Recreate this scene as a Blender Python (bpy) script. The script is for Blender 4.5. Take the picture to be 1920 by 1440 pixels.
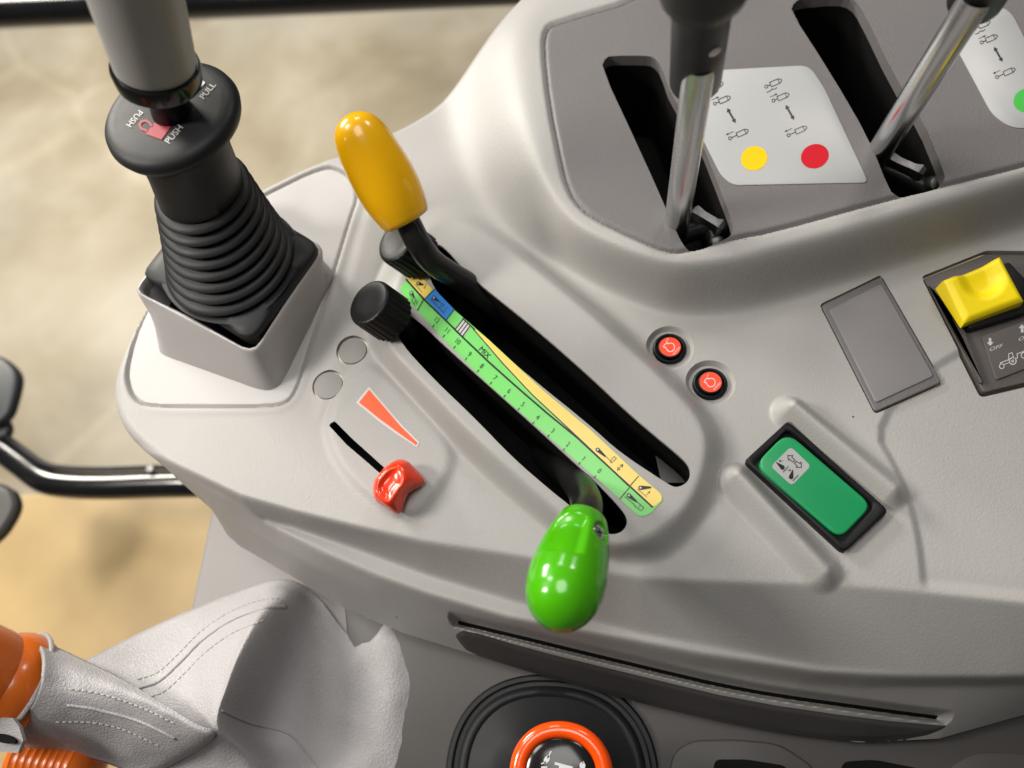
import bpy, math, random
import numpy as np
from mathutils import Vector, Matrix

# ------------------------------------------------------------------ camera, world, lamps, exposure
for o in list(bpy.data.objects): bpy.data.objects.remove(o)
sc = bpy.context.scene
S = 0.001                                  # everything below is written in millimetres
FPX, CX, CY, DIST = 1440.0, 960.0, 720.0, 500.0
def _n(v): v = np.array(v, float); return v/np.linalg.norm(v)
_zc = -_n((190, -630, -FPX)); _uc = np.array((0, 1, 0.))
_yc = _n(_uc-_zc*np.dot(_uc, _zc)); _xc = np.cross(_yc, _zc)
RW = np.array([_xc, _yc, _zc])             # camera -> world rotation
CAM = -DIST*(RW @ np.array((0, 0, -1.)))
cd = bpy.data.cameras.new('camera'); cam = bpy.data.objects.new('camera', cd)
sc.collection.objects.link(cam); sc.camera = cam
M4 = Matrix([list(RW[i])+[CAM[i]*S] for i in range(3)]+[[0, 0, 0, 1]])
cam.matrix_world = M4
cd.sensor_width = 36; cd.lens = FPX/1920*36; cd.clip_start = 0.01; cd.clip_end = 60
cd.dof.use_dof = True; cd.dof.focus_distance = 0.47; cd.dof.aperture_fstop = 4.0

w = bpy.data.worlds.new('World'); sc.world = w; w.use_nodes = True
bg = w.node_tree.nodes['Background']; bg.inputs[0].default_value = (1.0, 0.97, 0.94, 1); bg.inputs[1].default_value = 0.07

def lamp(name, loc, target, size, power, col=(1, 0.95, 0.88), size_y=None):
    l = bpy.data.lights.new(name, 'AREA'); l.energy = power; l.color = col
    l.size = size
    if size_y: l.shape = 'RECTANGLE'; l.size_y = size_y
    o = bpy.data.objects.new(name, l); sc.collection.objects.link(o)
    o.location = Vector(loc)
    o.rotation_euler = (Vector(target)-Vector(loc)).to_track_quat('-Z', 'Y').to_euler()
    return o
# hall lamps: a cluster high on the left (seen through the cab door), softer ones overhead
lamp('hall_lamp', (-0.80, 0.44, 1.02), (-0.15, 0, 0), 0.34, 4.5, (1, 0.95, 0.88))
lamp('hall_lamp', (-0.95, -0.07, 0.80), (-0.15, -0.05, 0), 0.24, 9.0, (1, 0.93, 0.85))
lamp('hall_lamp', (-0.30, 1.30, 1.10), (0.0, 0, 0), 0.30, 2.5, (0.95, 1.0, 0.96))
lamp('hall_lamp', (0.62, 1.10, 1.20), (0.15, 0, 0), 0.30, 4.0, (1, 0.91, 0.90))
lamp('hall_lamp', (-0.05, 0.10, 1.75), (0, 0, 0), 0.75, 10.0, (1, 0.97, 0.93))
lamp('floor_fill', (-1.9, 1.6, 0.9), (-1.3, 1.0, -1.5), 0.8, 85, (1, 0.95, 0.85))  # added fill aimed at the hall floor; no lamp is known there

vs = sc.view_settings
vs.view_transform = 'Standard'; vs.look = 'None'; vs.gamma = 1; vs.exposure = 0.15; vs.use_curve_mapping = False
sc.render.engine = 'CYCLES'; sc.cycles.max_bounces = 6
sc.render.resolution_x = 1024; sc.render.resolution_y = 768

# ------------------------------------------------------------------ picture measurements -> places in the cab
def ray(u, v):
    u = np.asarray(u, float); v = np.asarray(v, float)
    d = np.stack([(u-CX)/FPX, -(v-CY)/FPX, -np.ones_like(u)], -1)
    return d @ RW.T
def P(u, v, z):                            # point at height z (mm)
    d = ray(u, v); t = (z-CAM[2])/d[..., 2]
    return CAM+d*np.asarray(t)[..., None]
def Pp(u, v, p0, n):                       # point on the plane (p0, n)
    d = ray(u, v); t = np.dot(np.asarray(p0)-CAM, n)/(d @ np.asarray(n, float))
    return CAM+d*np.asarray(t)[..., None]
def XY(pts, z):                            # outline at height z -> xy
    a = np.array(pts, float); return P(a[:, 0], a[:, 1], z)[:, :2]
def px(p):                                 # world (mm) -> picture
    c = (np.asarray(p, float)-CAM) @ RW
    return CX+FPX*c[..., 0]/-c[..., 2], CY-FPX*c[..., 1]/-c[..., 2]
def smooth_poly(p, it=2, closed=True):
    p = np.array(p, float)
    for _ in range(it):
        if closed:
            q = np.roll(p, -1, 0); p = np.stack([.75*p+.25*q, .25*p+.75*q], 1).reshape(-1, p.shape[1])
        else:
            a, b = p[:-1], p[1:]
            m = np.stack([.75*a+.25*b, .25*a+.75*b], 1).reshape(-1, p.shape[1])
            p = np.vstack([p[:1], m[1:-1] if len(m) > 2 else m, p[-1:]])
    return p
def sdist(X, Y, poly, near=None):          # signed distance, negative inside
    d = np.full(X.shape, 1e9); ins = np.zeros(X.shape, bool)
    n = len(poly)
    for i in range(n):
        ax, ay = poly[i]; bx, by = poly[(i+1) % n]
        ex, ey = bx-ax, by-ay; L = ex*ex+ey*ey
        if L < 1e-12: continue
        t = np.clip(((X-ax)*ex+(Y-ay)*ey)/L, 0, 1)
        dx, dy = X-ax-t*ex, Y-ay-t*ey
        d = np.minimum(d, dx*dx+dy*dy)
        c = (ay > Y) != (by > Y)
        if ey != 0: ins ^= c & (X < ex*(Y-ay)/ey+ax)
    d = np.sqrt(d)
    return np.where(ins, -d, d)
def nearest(pt, poly):                     # nearest point of a closed outline
    a = poly; b = np.roll(poly, -1, 0); e = b-a; L = np.maximum((e*e).sum(1), 1e-12)
    t = np.clip(((pt-a)*e).sum(1)/L, 0, 1); q = a+e*t[:, None]
    return q[np.argmin(((q-pt)**2).sum(1))]
def sst(t): t = np.clip(t, 0, 1); return t*t*(3-2*t)
def blur(A, sig, dx):
    r = int(3*sig/dx)+1; k = np.exp(-.5*(np.arange(-r, r+1)*dx/sig)**2); k /= k.sum()
    for ax in (0, 1):
        B = np.pad(A, [(r, r) if a == ax else (0, 0) for a in (0, 1)], mode='edge')
        A = sum(k[i]*(B[i:i+A.shape[0], :] if ax == 0 else B[:, i:i+A.shape[1]]) for i in range(2*r+1))
    return A

# ------------------------------------------------------------------ materials
def lin(c):
    return tuple(((x/255)/12.92 if x/255 <= .04045 else ((x/255+.055)/1.055)**2.4) for x in c)+(1,)
MATS = {}
def mat(name, col, rough=.5, metal=0, spec=.5, grain=0, gscale=900, mottle=0, mscale=30, coat=0, trans=0, alpha=1, rvar=0, sss=0, wrinkle=0, specks=0):
    m = bpy.data.materials.new(name); m.use_nodes = True; nt = m.node_tree; b = nt.nodes['Principled BSDF']
    if len(col) == 3: col = tuple(col)+(1,)
    b.inputs['Base Color'].default_value = col; b.inputs['Roughness'].default_value = rough
    b.inputs['Metallic'].default_value = metal; b.inputs['Specular IOR Level'].default_value = spec
    b.inputs['Coat Weight'].default_value = coat; b.inputs['Coat Roughness'].default_value = .05
    b.inputs['Transmission Weight'].default_value = trans
    if sss:
        b.inputs['Subsurface Weight'].default_value = sss; b.inputs['Subsurface Radius'].default_value = (.004, .002, .001)
    N, L = nt.nodes.new, nt.links.new
    tc = N('ShaderNodeTexCoord')
    if mottle or rvar:
        t = N('ShaderNodeTexNoise'); t.inputs['Scale'].default_value = mscale; t.inputs['Detail'].default_value = 5
        L(tc.outputs['Object'], t.inputs['Vector'])
        if mottle:
            r = N('ShaderNodeMapRange'); r.inputs['From Min'].default_value = .3; r.inputs['From Max'].default_value = .7
            r.inputs['To Min'].default_value = 1-mottle; r.inputs['To Max'].default_value = 1+mottle
            x = N('ShaderNodeMix'); x.data_type = 'RGBA'; x.blend_type = 'MULTIPLY'; x.inputs['Factor'].default_value = 1
            x.inputs[6].default_value = col
            L(t.outputs['Fac'], r.inputs['Value']); L(r.outputs['Result'], x.inputs[7]); L(x.outputs[2], b.inputs['Base Color'])
        if rvar:
            r2 = N('ShaderNodeMapRange'); r2.inputs['From Min'].default_value = .3; r2.inputs['From Max'].default_value = .7
            r2.inputs['To Min'].default_value = max(.02, rough-rvar); r2.inputs['To Max'].default_value = rough+rvar
            L(t.outputs['Fac'], r2.inputs['Value']); L(r2.outputs['Result'], b.inputs['Roughness'])
    if specks:
        vs_ = N('ShaderNodeTexVoronoi'); vs_.inputs['Scale'].default_value = specks; L(tc.outputs['Object'], vs_.inputs['Vector'])
        sp_ = N('ShaderNodeSeparateColor'); L(vs_.outputs['Color'], sp_.inputs['Color'])
        th = N('ShaderNodeMath'); th.operation = 'MULTIPLY'; th.inputs[1].default_value = .035; L(sp_.outputs[0], th.inputs[0])
        lt = N('ShaderNodeMath'); lt.operation = 'LESS_THAN'; L(vs_.outputs['Distance'], lt.inputs[0]); L(th.outputs[0], lt.inputs[1])
        ms = N('ShaderNodeMix'); ms.data_type = 'RGBA'; ms.inputs[7].default_value = (.06, .05, .045, 1)
        src = b.inputs['Base Color'].links[0].from_socket
        L(src, ms.inputs[6]); L(lt.outputs[0], ms.inputs['Factor']); L(ms.outputs[2], b.inputs['Base Color'])
    nrm = None
    if grain:
        g = N('ShaderNodeTexNoise'); g.inputs['Scale'].default_value = gscale; g.inputs['Detail'].default_value = 3
        g.inputs['Distortion'].default_value = .6
        bp = N('ShaderNodeBump'); bp.inputs['Strength'].default_value = grain; bp.inputs['Distance'].default_value = .0006
        L(tc.outputs['Object'], g.inputs['Vector']); L(g.outputs['Fac'], bp.inputs['Height']); nrm = bp
    if wrinkle:
        vo = N('ShaderNodeTexVoronoi'); vo.feature = 'DISTANCE_TO_EDGE'; vo.inputs['Scale'].default_value = wrinkle
        g2 = N('ShaderNodeTexNoise'); g2.inputs['Scale'].default_value = wrinkle*.6
        mx = N('ShaderNodeMix'); mx.data_type = 'VECTOR'; mx.inputs['Factor'].default_value = .003
        L(tc.outputs['Object'], g2.inputs['Vector']); L(tc.outputs['Object'], mx.inputs[4]); L(g2.outputs['Color'], mx.inputs[5])
        L(mx.outputs[1], vo.inputs['Vector'])
        rr = N('ShaderNodeMapRange'); rr.inputs['From Max'].default_value = .22
        b2 = N('ShaderNodeBump'); b2.inputs['Strength'].default_value = .3; b2.inputs['Distance'].default_value = .0007
        L(vo.outputs['Distance'], rr.inputs['Value']); L(rr.outputs['Result'], b2.inputs['Height'])
        if nrm: L(nrm.outputs['Normal'], b2.inputs['Normal'])
        nrm = b2
    if nrm: L(nrm.outputs['Normal'], b.inputs['Normal'])
    MATS[name] = m
    return m
mat('deck', (.385, .377, .365), .48, specks=38, grain=.33, gscale=650, mottle=.03, mscale=14, rvar=.04)
mat('deck_smooth', (.40, .39, .385), .34, grain=.08, gscale=1500, mottle=.03, mscale=20, rvar=.05)
mat('panel_grey', (.155, .147, .147),   .50, grain=.5, gscale=650, mottle=.04, mscale=16, rvar=.04)
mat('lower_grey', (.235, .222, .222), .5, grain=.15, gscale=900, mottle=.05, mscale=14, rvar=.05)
mat('deck_shaded', (.062, .058, .056), .48, grain=.12, gscale=900, mottle=.05, mscale=14, rvar=.05)  # darker than lower_grey: shade on the lower console put into the colour
mat('lip_grey', (.06, .056, .056), .34, grain=.06, gscale=1200, mottle=.06, mscale=20, rvar=.08)
mat('void_black', (.004, .004, .004), .8, spec=.15)
mat('black_plastic', (.008, .008, .009), .42, spec=.22, grain=.10, gscale=1400, rvar=.08, mscale=40)
mat('black_gloss', (.008, .008, .008), .16)
mat('black_satin', (.010, .010, .010), .30, rvar=.06, mscale=50)
mat('rubber', (.014, .015, .017), .5, spec=.32, grain=.10, gscale=1500, rvar=.07, mscale=35, mottle=.08)
mat('chrome', (.6, .61, .62), .26, metal=1, rvar=.05, mscale=25, grain=.02, gscale=300)
mat('steel', (.22, .225, .225), .42, metal=1, grain=.35, gscale=900, mottle=.2, mscale=200)
mat('yellow_knob', lin((255, 190, 0)), .24, coat=.35, mottle=.03, mscale=20)
mat('green_knob', lin((72, 172, 0)), .2, coat=.4, mottle=.03, mscale=20)
mat('red_knob', lin((238, 60, 18)), .22, coat=.4, mottle=.03, mscale=25)
mat('yellow_rocker', lin((252, 226, 4)), .42, mottle=.02, mscale=20, grain=.05, gscale=1500)
mat('green_rocker', lin((28, 152, 92)), .36, mottle=.03, mscale=20, grain=.05, gscale=1500)
mat('decal_green', lin((122, 214, 112)), .3, mottle=.02, mscale=20)
mat('decal_yellow', lin((240, 212, 112)), .3, mottle=.02, mscale=20)
mat('decal_blue', lin((52, 138, 222)), .3)
mat('ink', (.012, .012, .013), .4)
mat('decal_white', (.6, .6, .6), .4, mottle=.02, mscale=20)
mat('decal_grey', (.45, .46, .46), .38, mottle=.02, mscale=14)
mat('dot_yellow', lin((246, 204, 0)), .6, spec=.25)
mat('dot_red', lin((200, 16, 34)), .6, spec=.25)
mat('dot_green', lin((56, 182, 62)), .4)
mat('print_white', (.62, .62, .62), .5)
mat('print_red', lin((170, 36, 58)), .5)
mat('orange_print', lin((252, 92, 38)), .36)
mat('button_red', lin((250, 76, 44)), .36)
mat('handle_grey', (.30, .30, .29), .42, grain=.08, gscale=1500, rvar=.05)
mat('bezel_brown', (.095, .085, .08), .46, grain=.15, gscale=1200, mottle=.04)
mat('orange_gloss', lin((255, 82, 4)), .18, coat=.5)
mat('orange_grip', lin((214, 104, 28)), .26, coat=.3, mottle=.08, mscale=20)
mat('cover_grey', (.22, .212, .216), .5, grain=.05, gscale=1500, mottle=.03, rvar=.05)
mat('leather', (.38, .37, .378), .48, grain=.12, gscale=900, mottle=.03, mscale=18, wrinkle=420)
mat('dark_cover', (.022, .027, .031), .45, grain=.1)
mat('dark_cover2', (.05, .047, .045), .5, grain=.1)
mat('plate_pale', (.47, .46, .455), .36, grain=.2, gscale=900, mottle=.03, mscale=20, rvar=.06)
mat('cap_grey', (.26, .25, .24), .45, grain=.3, gscale=1200)
mat('stitch', (.40, .385, .38), .6)

# ------------------------------------------------------------------ object helpers
COL = sc.collection
def origin(o):
    l = Vector((0, 0, 0))
    while o: l += o.location; o = o.parent
    return np.array(l)
def obj(name, verts, faces, material, parent=None, smooth=True, sharp=40, loc=None):
    verts = np.asarray(verts, float).reshape(-1, 3)
    me = bpy.data.meshes.new(name)
    base = origin(parent)/S if parent else np.array(loc if loc is not None else (verts.min(0)+verts.max(0))/2)
    V = (verts-base)*S
    if isinstance(faces, np.ndarray) and faces.ndim == 2:
        k = faces.shape[1]
        me.vertices.add(len(V)); me.vertices.foreach_set('co', V.ravel())
        me.loops.add(faces.size); me.loops.foreach_set('vertex_index', faces.ravel().astype(np.int32))
        me.polygons.add(len(faces)); me.polygons.foreach_set('loop_start', np.arange(0, faces.size, k, dtype=np.int32))
        me.update(calc_edges=True); me.validate()
    else:
        me.from_pydata(V.tolist(), [], [list(map(int, f)) for f in faces]); me.update()
    if smooth:
        me.polygons.foreach_set('use_smooth', np.ones(len(me.polygons), bool))
        if sharp: me.set_sharp_from_angle(angle=math.radians(sharp))
    for m in (material if isinstance(material, (list, tuple)) else [material]):
        me.materials.append(MATS[m])
    o = bpy.data.objects.new(name, me); COL.objects.link(o)
    if parent: o.parent = parent
    else: o.location = Vector(base)*S
    return o
def tag(o, label=None, cat=None, group=None, kind=None):
    if label: o['label'] = label
    if cat: o['category'] = cat
    if group: o['group'] = group
    if kind: o['kind'] = kind
    return o
def thing(name, label, cat, loc, group=None):
    o = bpy.data.objects.new(name, None); COL.objects.link(o); o.location = Vector(loc)*S
    o.empty_display_size = .02
    return tag(o, label, cat, group)
def join(*parts):                          # [(verts, faces)...] -> one
    V, F, n = [], [], 0
    for v, f in parts:
        v = np.asarray(v, float).reshape(-1, 3); V.append(v); F += [[int(i)+n for i in q] for q in f]; n += len(v)
    return np.vstack(V), F
def loft(rings, closed=True, cap0=True, cap1=True):
    n = len(rings[0]); V = np.vstack(rings); F = []
    for i in range(len(rings)-1):
        a, b = i*n, (i+1)*n
        for j in range(n if closed else n-1):
            k = (j+1) % n; F.append([a+j, a+k, b+k, b+j])
    if cap0: F.append(list(range(n))[::-1])
    if cap1: F.append([(len(rings)-1)*n+j for j in range(n)])
    return V, F
def frame(d, up=(0, 0, 1)):
    d = _n(d); up = np.array(up, float)
    if abs(np.dot(d, up)) > .98: up = np.array((0, 1, 0.))
    x = _n(np.cross(up, d)); y = np.cross(d, x)
    return x, y, d
def ring(c, x, y, r, n=32, ry=None, e=1):  # e<1 squarer
    a = np.arange(n)*2*np.pi/n; ca, sa = np.cos(a), np.sin(a)
    ca = np.sign(ca)*abs(ca)**e; sa = np.sign(sa)*abs(sa)**e
    return np.asarray(c)+np.outer(ca*r, x)+np.outer(sa*(ry if ry else r), y)
def lathe(a, d, prof, n=40, up=(0, 0, 1), cap0=True, cap1=True, ratio=1):   # prof: [(along, radius)]
    x, y, d = frame(d, up); a = np.asarray(a, float)
    return loft([ring(a+d*s, x, y, max(r, .001), n, max(r, .001)*ratio) for s, r in prof], True, cap0, cap1)
def catmull(p, m=8):
    p = np.array(p, float); q = np.vstack([2*p[0]-p[1], p, 2*p[-1]-p[-2]]); out = []
    for i in range(1, len(q)-2):
        for k in range(m):
            t = k/m; a, b, c, d = q[i-1], q[i], q[i+1], q[i+2]
            out.append(.5*((2*b)+(-a+c)*t+(2*a-5*b+4*c-d)*t*t+(-a+3*b-3*c+d)*t**3))
    out.append(p[-1]); return np.array(out)
def tube(path, r, n=20, cap=True):
    path = np.array(path, float); R = np.full(len(path), r) if np.isscalar(r) else np.asarray(r, float)
    T = np.gradient(path, axis=0); T /= np.linalg.norm(T, axis=1)[:, None]
    x, y, _ = frame(T[0]); rings = []
    for i in range(len(path)):
        x = _n(x-T[i]*np.dot(x, T[i])); y = np.cross(T[i], x)
        rings.append(ring(path[i], x, y, R[i], n))
    return loft(rings, True, cap, cap)
def prism(poly, zb, zt, bev=0, steps=3, fn=None):   # outline (xy) from zb up to zt, rounded top edge
    poly = np.array(poly, float)
    if ((poly[:, 0]*np.roll(poly[:, 1], -1)-np.roll(poly[:, 0], -1)*poly[:, 1]).sum()) < 0: poly = poly[::-1]
    t = np.roll(poly, -1, 0)-np.roll(poly, 1, 0); t /= np.linalg.norm(t, axis=1)[:, None]+1e-9
    nin = np.stack([-t[:, 1], t[:, 0]], 1)
    rings = [np.c_[poly, np.full(len(poly), zb)]]
    if bev:
        for k in range(steps+1):
            a = k/steps*math.pi/2
            rings.append(np.c_[poly+nin*bev*(1-math.cos(a)), np.full(len(poly), zt-bev+bev*math.sin(a))])
    else: rings.append(np.c_[poly, np.full(len(poly), zt)])
    V, F = loft(rings)
    if fn is not None: V = fn(V)
    return V, F
def rrect(w, h, r, n=6, cx=0, cy=0):
    o = []
    for sx, sy, a0 in ((1, 1, 0), (-1, 1, 90), (-1, -1, 180), (1, -1, 270)):
        for k in range(n+1):
            a = math.radians(a0+90*k/n); o.append((cx+sx*(w/2-r)+r*math.cos(a), cy+sy*(h/2-r)+r*math.sin(a)))
    return np.array(o)
def round_poly(p, r, n=5):                 # round the corners of an outline
    p = np.array(p, float); out = []; N = len(p); R = [r]*N if np.isscalar(r) else r
    for i in range(N):
        a, b, c = p[i-1], p[i], p[(i+1) % N]
        u = a-b; v = c-b; lu, lv = np.linalg.norm(u), np.linalg.norm(v)
        k = min(R[i], lu*.45, lv*.45); s, e = b+u/lu*k, b+v/lv*k
        for j in range(n+1):
            t = j/n; out.append((1-t)**2*s+2*t*(1-t)*b+t*t*e)
    return np.array(out)
# ------------------------------------------------------------------ the console shell as a height field
CELL = 0.75
def zi(k, x, y):                           # coordinates read in an enlarged crop -> picture
    ox, oy, s = {2: (560, 150, 2.743), 3: (960, 0, 2.879), 4: (1440, 0, 2.879), 5: (180, 400, 3.6), 6: (560, 480, 2.77),
                 7: (740, 490, 2.717), 8: (1180, 440, 2.323)}[k]
    return (ox+x/s, oy+y/s)
SLOT_UP = [(812, 455), (832, 462), (861, 495), (887, 523), (998, 611), (1108, 707), (1180, 776), (1236, 823), (1283, 862), (1295, 880), (1292, 903), (1268, 916),
           (1245, 903), (1160, 847), (1108, 799), (998, 711), (887, 615), (840, 570), (814, 541), (800, 505), (798, 470)]
SLOT_LOW = [(752, 590), (770, 588), (850, 663), (924, 729), (998, 795), (1071, 862), (1108, 895), (1150, 938), (1172, 963), (1177, 982), (1165, 999), (1144, 1003),
            (1122, 992), (1066, 946), (1034, 921), (961, 858), (887, 781), (813, 711), (750, 642), (742, 615)]
INSERT = [(1200, -20), (1196, 0), (1040, 45), (1024, 56), (1018, 87), (1029, 195), (1054, 320), (1063, 350), (1078, 380), (1109, 410), (1203, 455), (1248, 473), (1280, 476),
          (1390, 446), (1440, 438), (1669, 375), (1787, 346), (1920, 313), (2100, 262), (2100, -200), (1400, -200)]
SLOT_A = [(1127, 130), (1136, 111), (1150, 108), (1210, 108), (1226, 111), (1240, 128), (1259, 185), (1311, 260), (1356, 375), (1374, 424), (1374, 440), (1362, 450), (1304, 472), (1290, 471), (1280, 462), (1266, 434), (1203, 292)]
SLOT_B = [(1481, 25), (1488, 8), (1505, 0), (1575, -6), (1600, 2), (1617, 25), (1676, 148), (1727, 226), (1770, 330), (1768, 344), (1753, 358), (1695, 371), (1678, 369), (1666, 361), (1628, 264), (1555, 139)]
HOUSE_TOP = [(800, 424), (840, 408), (880, 420), (1000, 512), (1130, 622), (1250, 728), (1314, 795), (1322, 850), (1296, 930), (1240, 985), (1190, 1015), (1140, 1025), (1085, 990), (1000, 915), (885, 812), (800, 722), (735, 655), (722, 610), (745, 540), (775, 470)]
HOUSE_FOOT = [(770, 405), (830, 378), (900, 395), (1010, 478), (1150, 590), (1275, 700), (1352, 790), (1365, 860), (1340, 950), (1285, 1030), (1230, 1062), (1150, 1052), (1060, 1020), (960, 945), (850, 842), (770, 755), (690, 665), (672, 600), (700, 500)]
PANEL_TOP = [(1180, -25), (1045, 8), (1008, 30), (992, 68), (990, 130), (1003, 230), (1025, 330), (1050, 395), (1090, 440), (1160, 475), (1230, 497), (1275, 503), (1330, 495), (1500, 455), (1700, 398), (1920, 333), (2100, 280), (2100, -260), (1400, -260)]
PANEL_FOOT = [(850, -200), (800, 60), (800, 200), (850, 340), (935, 440), (1050, 492), (1170, 548), (1270, 588), (1380, 590), (1480, 565), (1700, 500), (1920, 432), (2160, 360), (2250, -400), (1300, -420)]
SIL = [(2160, -330), (1300, -300), (1130, -30), (1003, 32), (966, 72), (880, 148), (795, 222), (640, 285), (500, 350), (400, 410), (320, 500), (262, 600), (235, 655), (214, 712), (214, 765), (240, 820), (300, 870)]
ZP = 38.0
xs = None
def curve(pts, z):                         # picture polyline at heights z -> y(x), z(x)
    a = np.array(pts, float); zz = np.full(len(a), float(z)) if np.isscalar(z) else np.array(z, float)
    p = np.array([P(u, v, k) for (u, v), k in zip(a, zz)]); i = np.argsort(p[:, 0]); return p[i]
CR = {
 'crest': curve([(150, 800), (300, 858), (450, 931), (547, 960), (672, 989), (797, 1016), (960, 1040), (1200, 1084), (1387, 1092), (1560, 1097), (1725, 1110), (1920, 1131), (2150, 1160)], 0),
 'ledge_in': curve([(150, 815), (300, 868), (420, 925), (462, 948), (500, 974), (547, 984), (672, 1028), (797, 1075), (960, 1125), (1200, 1187), (1387, 1221), (1537, 1251), (1725, 1266), (1920, 1272), (2150, 1272)],
                    [-6, -6, -9, -12, -28, -30, -31, -31, -31, -32, -32.5, -33, -33, -33, -33]),
 'ledge_out': curve([(150, 822), (300, 871), (420, 933), (516, 990), (610, 1037), (704, 1078), (797, 1112), (954, 1159), (1200, 1203), (1312, 1226), (1537, 1260), (1725, 1271), (1920, 1275), (2150, 1276)],
                     [-8, -8, -11, -26.6, -28, -29, -29, -29.4, -30.8, -31.4, -32.4, -33, -33.2, -33.2]),
 'seam': curve([(150, 830), (300, 876), (408, 950), (470, 1000), (600, 1068), (704, 1110), (850, 1158), (985, 1190), (1200, 1234), (1387, 1264), (1500, 1281), (1612, 1287), (1920, 1278), (2150, 1265)],
                [-14, -14, -26, -40, -47, -49, -51, -51, -52, -52, -52, -52, -52, -52]),
 'edge': curve([(150, 838), (300, 880), (405, 962), (425, 1002), (450, 1024), (540, 1076), (645, 1140), (760, 1188), (880, 1225), (1000, 1262), (1200, 1318), (1350, 1352), (1462, 1374), (1612, 1392), (1760, 1385), (1920, 1340), (2150, 1260)],
                [-20, -20, -48, -66, -72, -80, -86, -91, -95, -97, -98, -98, -98, -98, -98, -96, -90]),
}
low_all = np.vstack([c for c in CR.values()])
x0 = P(150, 760, 0)[0]-5; x1 = P(2080, 700, 0)[0]; y0 = CR['edge'][:, 1].min()-6; y1 = P(1400, -140, 40)[1]
xs = np.arange(x0, x1, CELL); ys = np.arange(y0, y1, CELL)
X, Y = np.meshgrid(xs, ys, indexing='ij')
NX, NY = X.shape
def ramp(top, ztop, foot, zfoot):
    dT = sdist(X, Y, smooth_poly(XY(top, ztop), 2)); dF = sdist(X, Y, smooth_poly(XY(foot, zfoot), 2))
    a = np.maximum(-dF, 0); b = np.maximum(dT, 0)
    return np.where(dT < 0, 1, a/(a+b+1e-6))
# front slopes lofted through the measured lines
Z = np.zeros_like(X)
K = [CR[k] for k in ('edge', 'seam', 'ledge_out', 'ledge_in', 'crest')]
def ext(c, j):
    return np.interp(xs, c[:, 0], c[:, j])
KY = np.array([ext(c, 1) for c in K]); KZ = np.array([ext(c, 2) for c in K])
for j in range(1, 5): KY[j] = np.maximum(KY[j], KY[j-1]+.8)
for i in range(NX):
    Z[i] = np.interp(ys, np.r_[KY[0, i]-30, KY[:, i], KY[4, i]+14], np.r_[KZ[0, i]-60, KZ[:4, i], KZ[4, i]-.6, 0])
Z = blur(Z, 1.3, CELL)
# broad undulation of the moulded deck
hp = ramp(PANEL_TOP, ZP+2, PANEL_FOOT, 0)
hh = ramp(HOUSE_TOP, 16, HOUSE_FOOT, 0)
p0h, p1h = P(770, 470, 16)[:2], P(1240, 990, 16)[:2]
th = ((X-p0h[0])*(p1h-p0h)[0]+(Y-p0h[1])*(p1h-p0h)[1])/((p1h-p0h)**2).sum()
arch = 13+7*(1-((th-.5)/.5)**2)
B = blur(sst(hp**1.15)*(ZP+2), 3.0, CELL)
B = np.maximum(B, sst(hh)*np.clip(arch, 6, 22))
# slider dome: a shallow raised drum with a crease round it
SL = [(640, 700), (605, 760), (598, 830), (640, 905), (715, 968), (770, 985), (810, 960), (880, 850), (790, 740), (700, 660)]
dS = sdist(X, Y, smooth_poly(XY(SL, 2), 2)); B = np.maximum(B, sst(-dS/9)*3.2)
# raised strip beside the joystick plate
ST = [(700, 330), (672, 400), (620, 600), (570, 780), (610, 800), (660, 690), (720, 520), (770, 380)]
dS = sdist(X, Y, smooth_poly(XY(ST, 2), 2)); B = np.maximum(B, sst(-dS/10)*1.0)
# right-hand swell ending in a crease
RS = [(1632, 793), (1690, 890), (1722, 990), (1735, 1108), (1740, 1180), (2300, 1180), (2300, 500), (1800, 640)]
dS = sdist(X, Y, smooth_poly(XY(RS, 0), 2)); RSD = sst((-dS+3)/6)*2.2
# blank cover and rocker surrounds: soft raised collars
Z = Z+blur(B, 1.5, CELL)-RSD*sst((Y-np.interp(X, CR['crest'][:, 0], CR['crest'][:, 1]))/9)
# guard ridges of the green switch
for a, b, rr, hg in (((1484, 768), (1672, 916), 8.6, 16), ((1380, 896), (1545, 1068), 8.8, 16)):
    pa, pb = P(*a, 6)[:2], P(*b, 6)[:2]; e = pb-pa
    t = np.clip(((X-pa[0])*e[0]+(Y-pa[1])*e[1])/(e@e), 0, 1)
    d = np.hypot(X-pa[0]-t*e[0], Y-pa[1]-t*e[1])
    Z = np.maximum(Z, (sst((rr*1.45-d)/(rr*1.45)))*hg*(1-.4*t)+np.minimum(Z, 0))
# round-over at the outer edge, then the wall down
SILXY = np.vstack([XY(SIL, -4)])
ed = CR['edge'][:, :2]; ed = ed[ed[:, 0] > SILXY[-1, 0]+1]
SILP = np.vstack([smooth_poly(SILXY, 2, False), ed, [[x1+50, ed[-1, 1]]], [[x1+50, SILXY[0, 1]]]])
dB = sdist(X, Y, SILP)
back = (Y > np.interp(X, CR['crest'][:, 0], CR['crest'][:, 1]))
R0 = 9.0
q = np.clip((R0+dB)/R0, 0, 1)
Z = Z-(1-np.sqrt(np.maximum(1-q*q, 0)))*R0*.8*sst((Y-np.interp(X, CR['crest'][:, 0], CR['crest'][:, 1])+7)/12)
# rear flange: the ledge behind the deck is lower and flat
FL = [(840, 185), (800, 228), (655, 300), (600, 312), (500, 362), (440, 330), (620, 240), (790, 180)]
dS = sdist(X, Y, smooth_poly(XY(FL, -5), 1)); Z = Z-sst(-dS/3)*3
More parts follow.
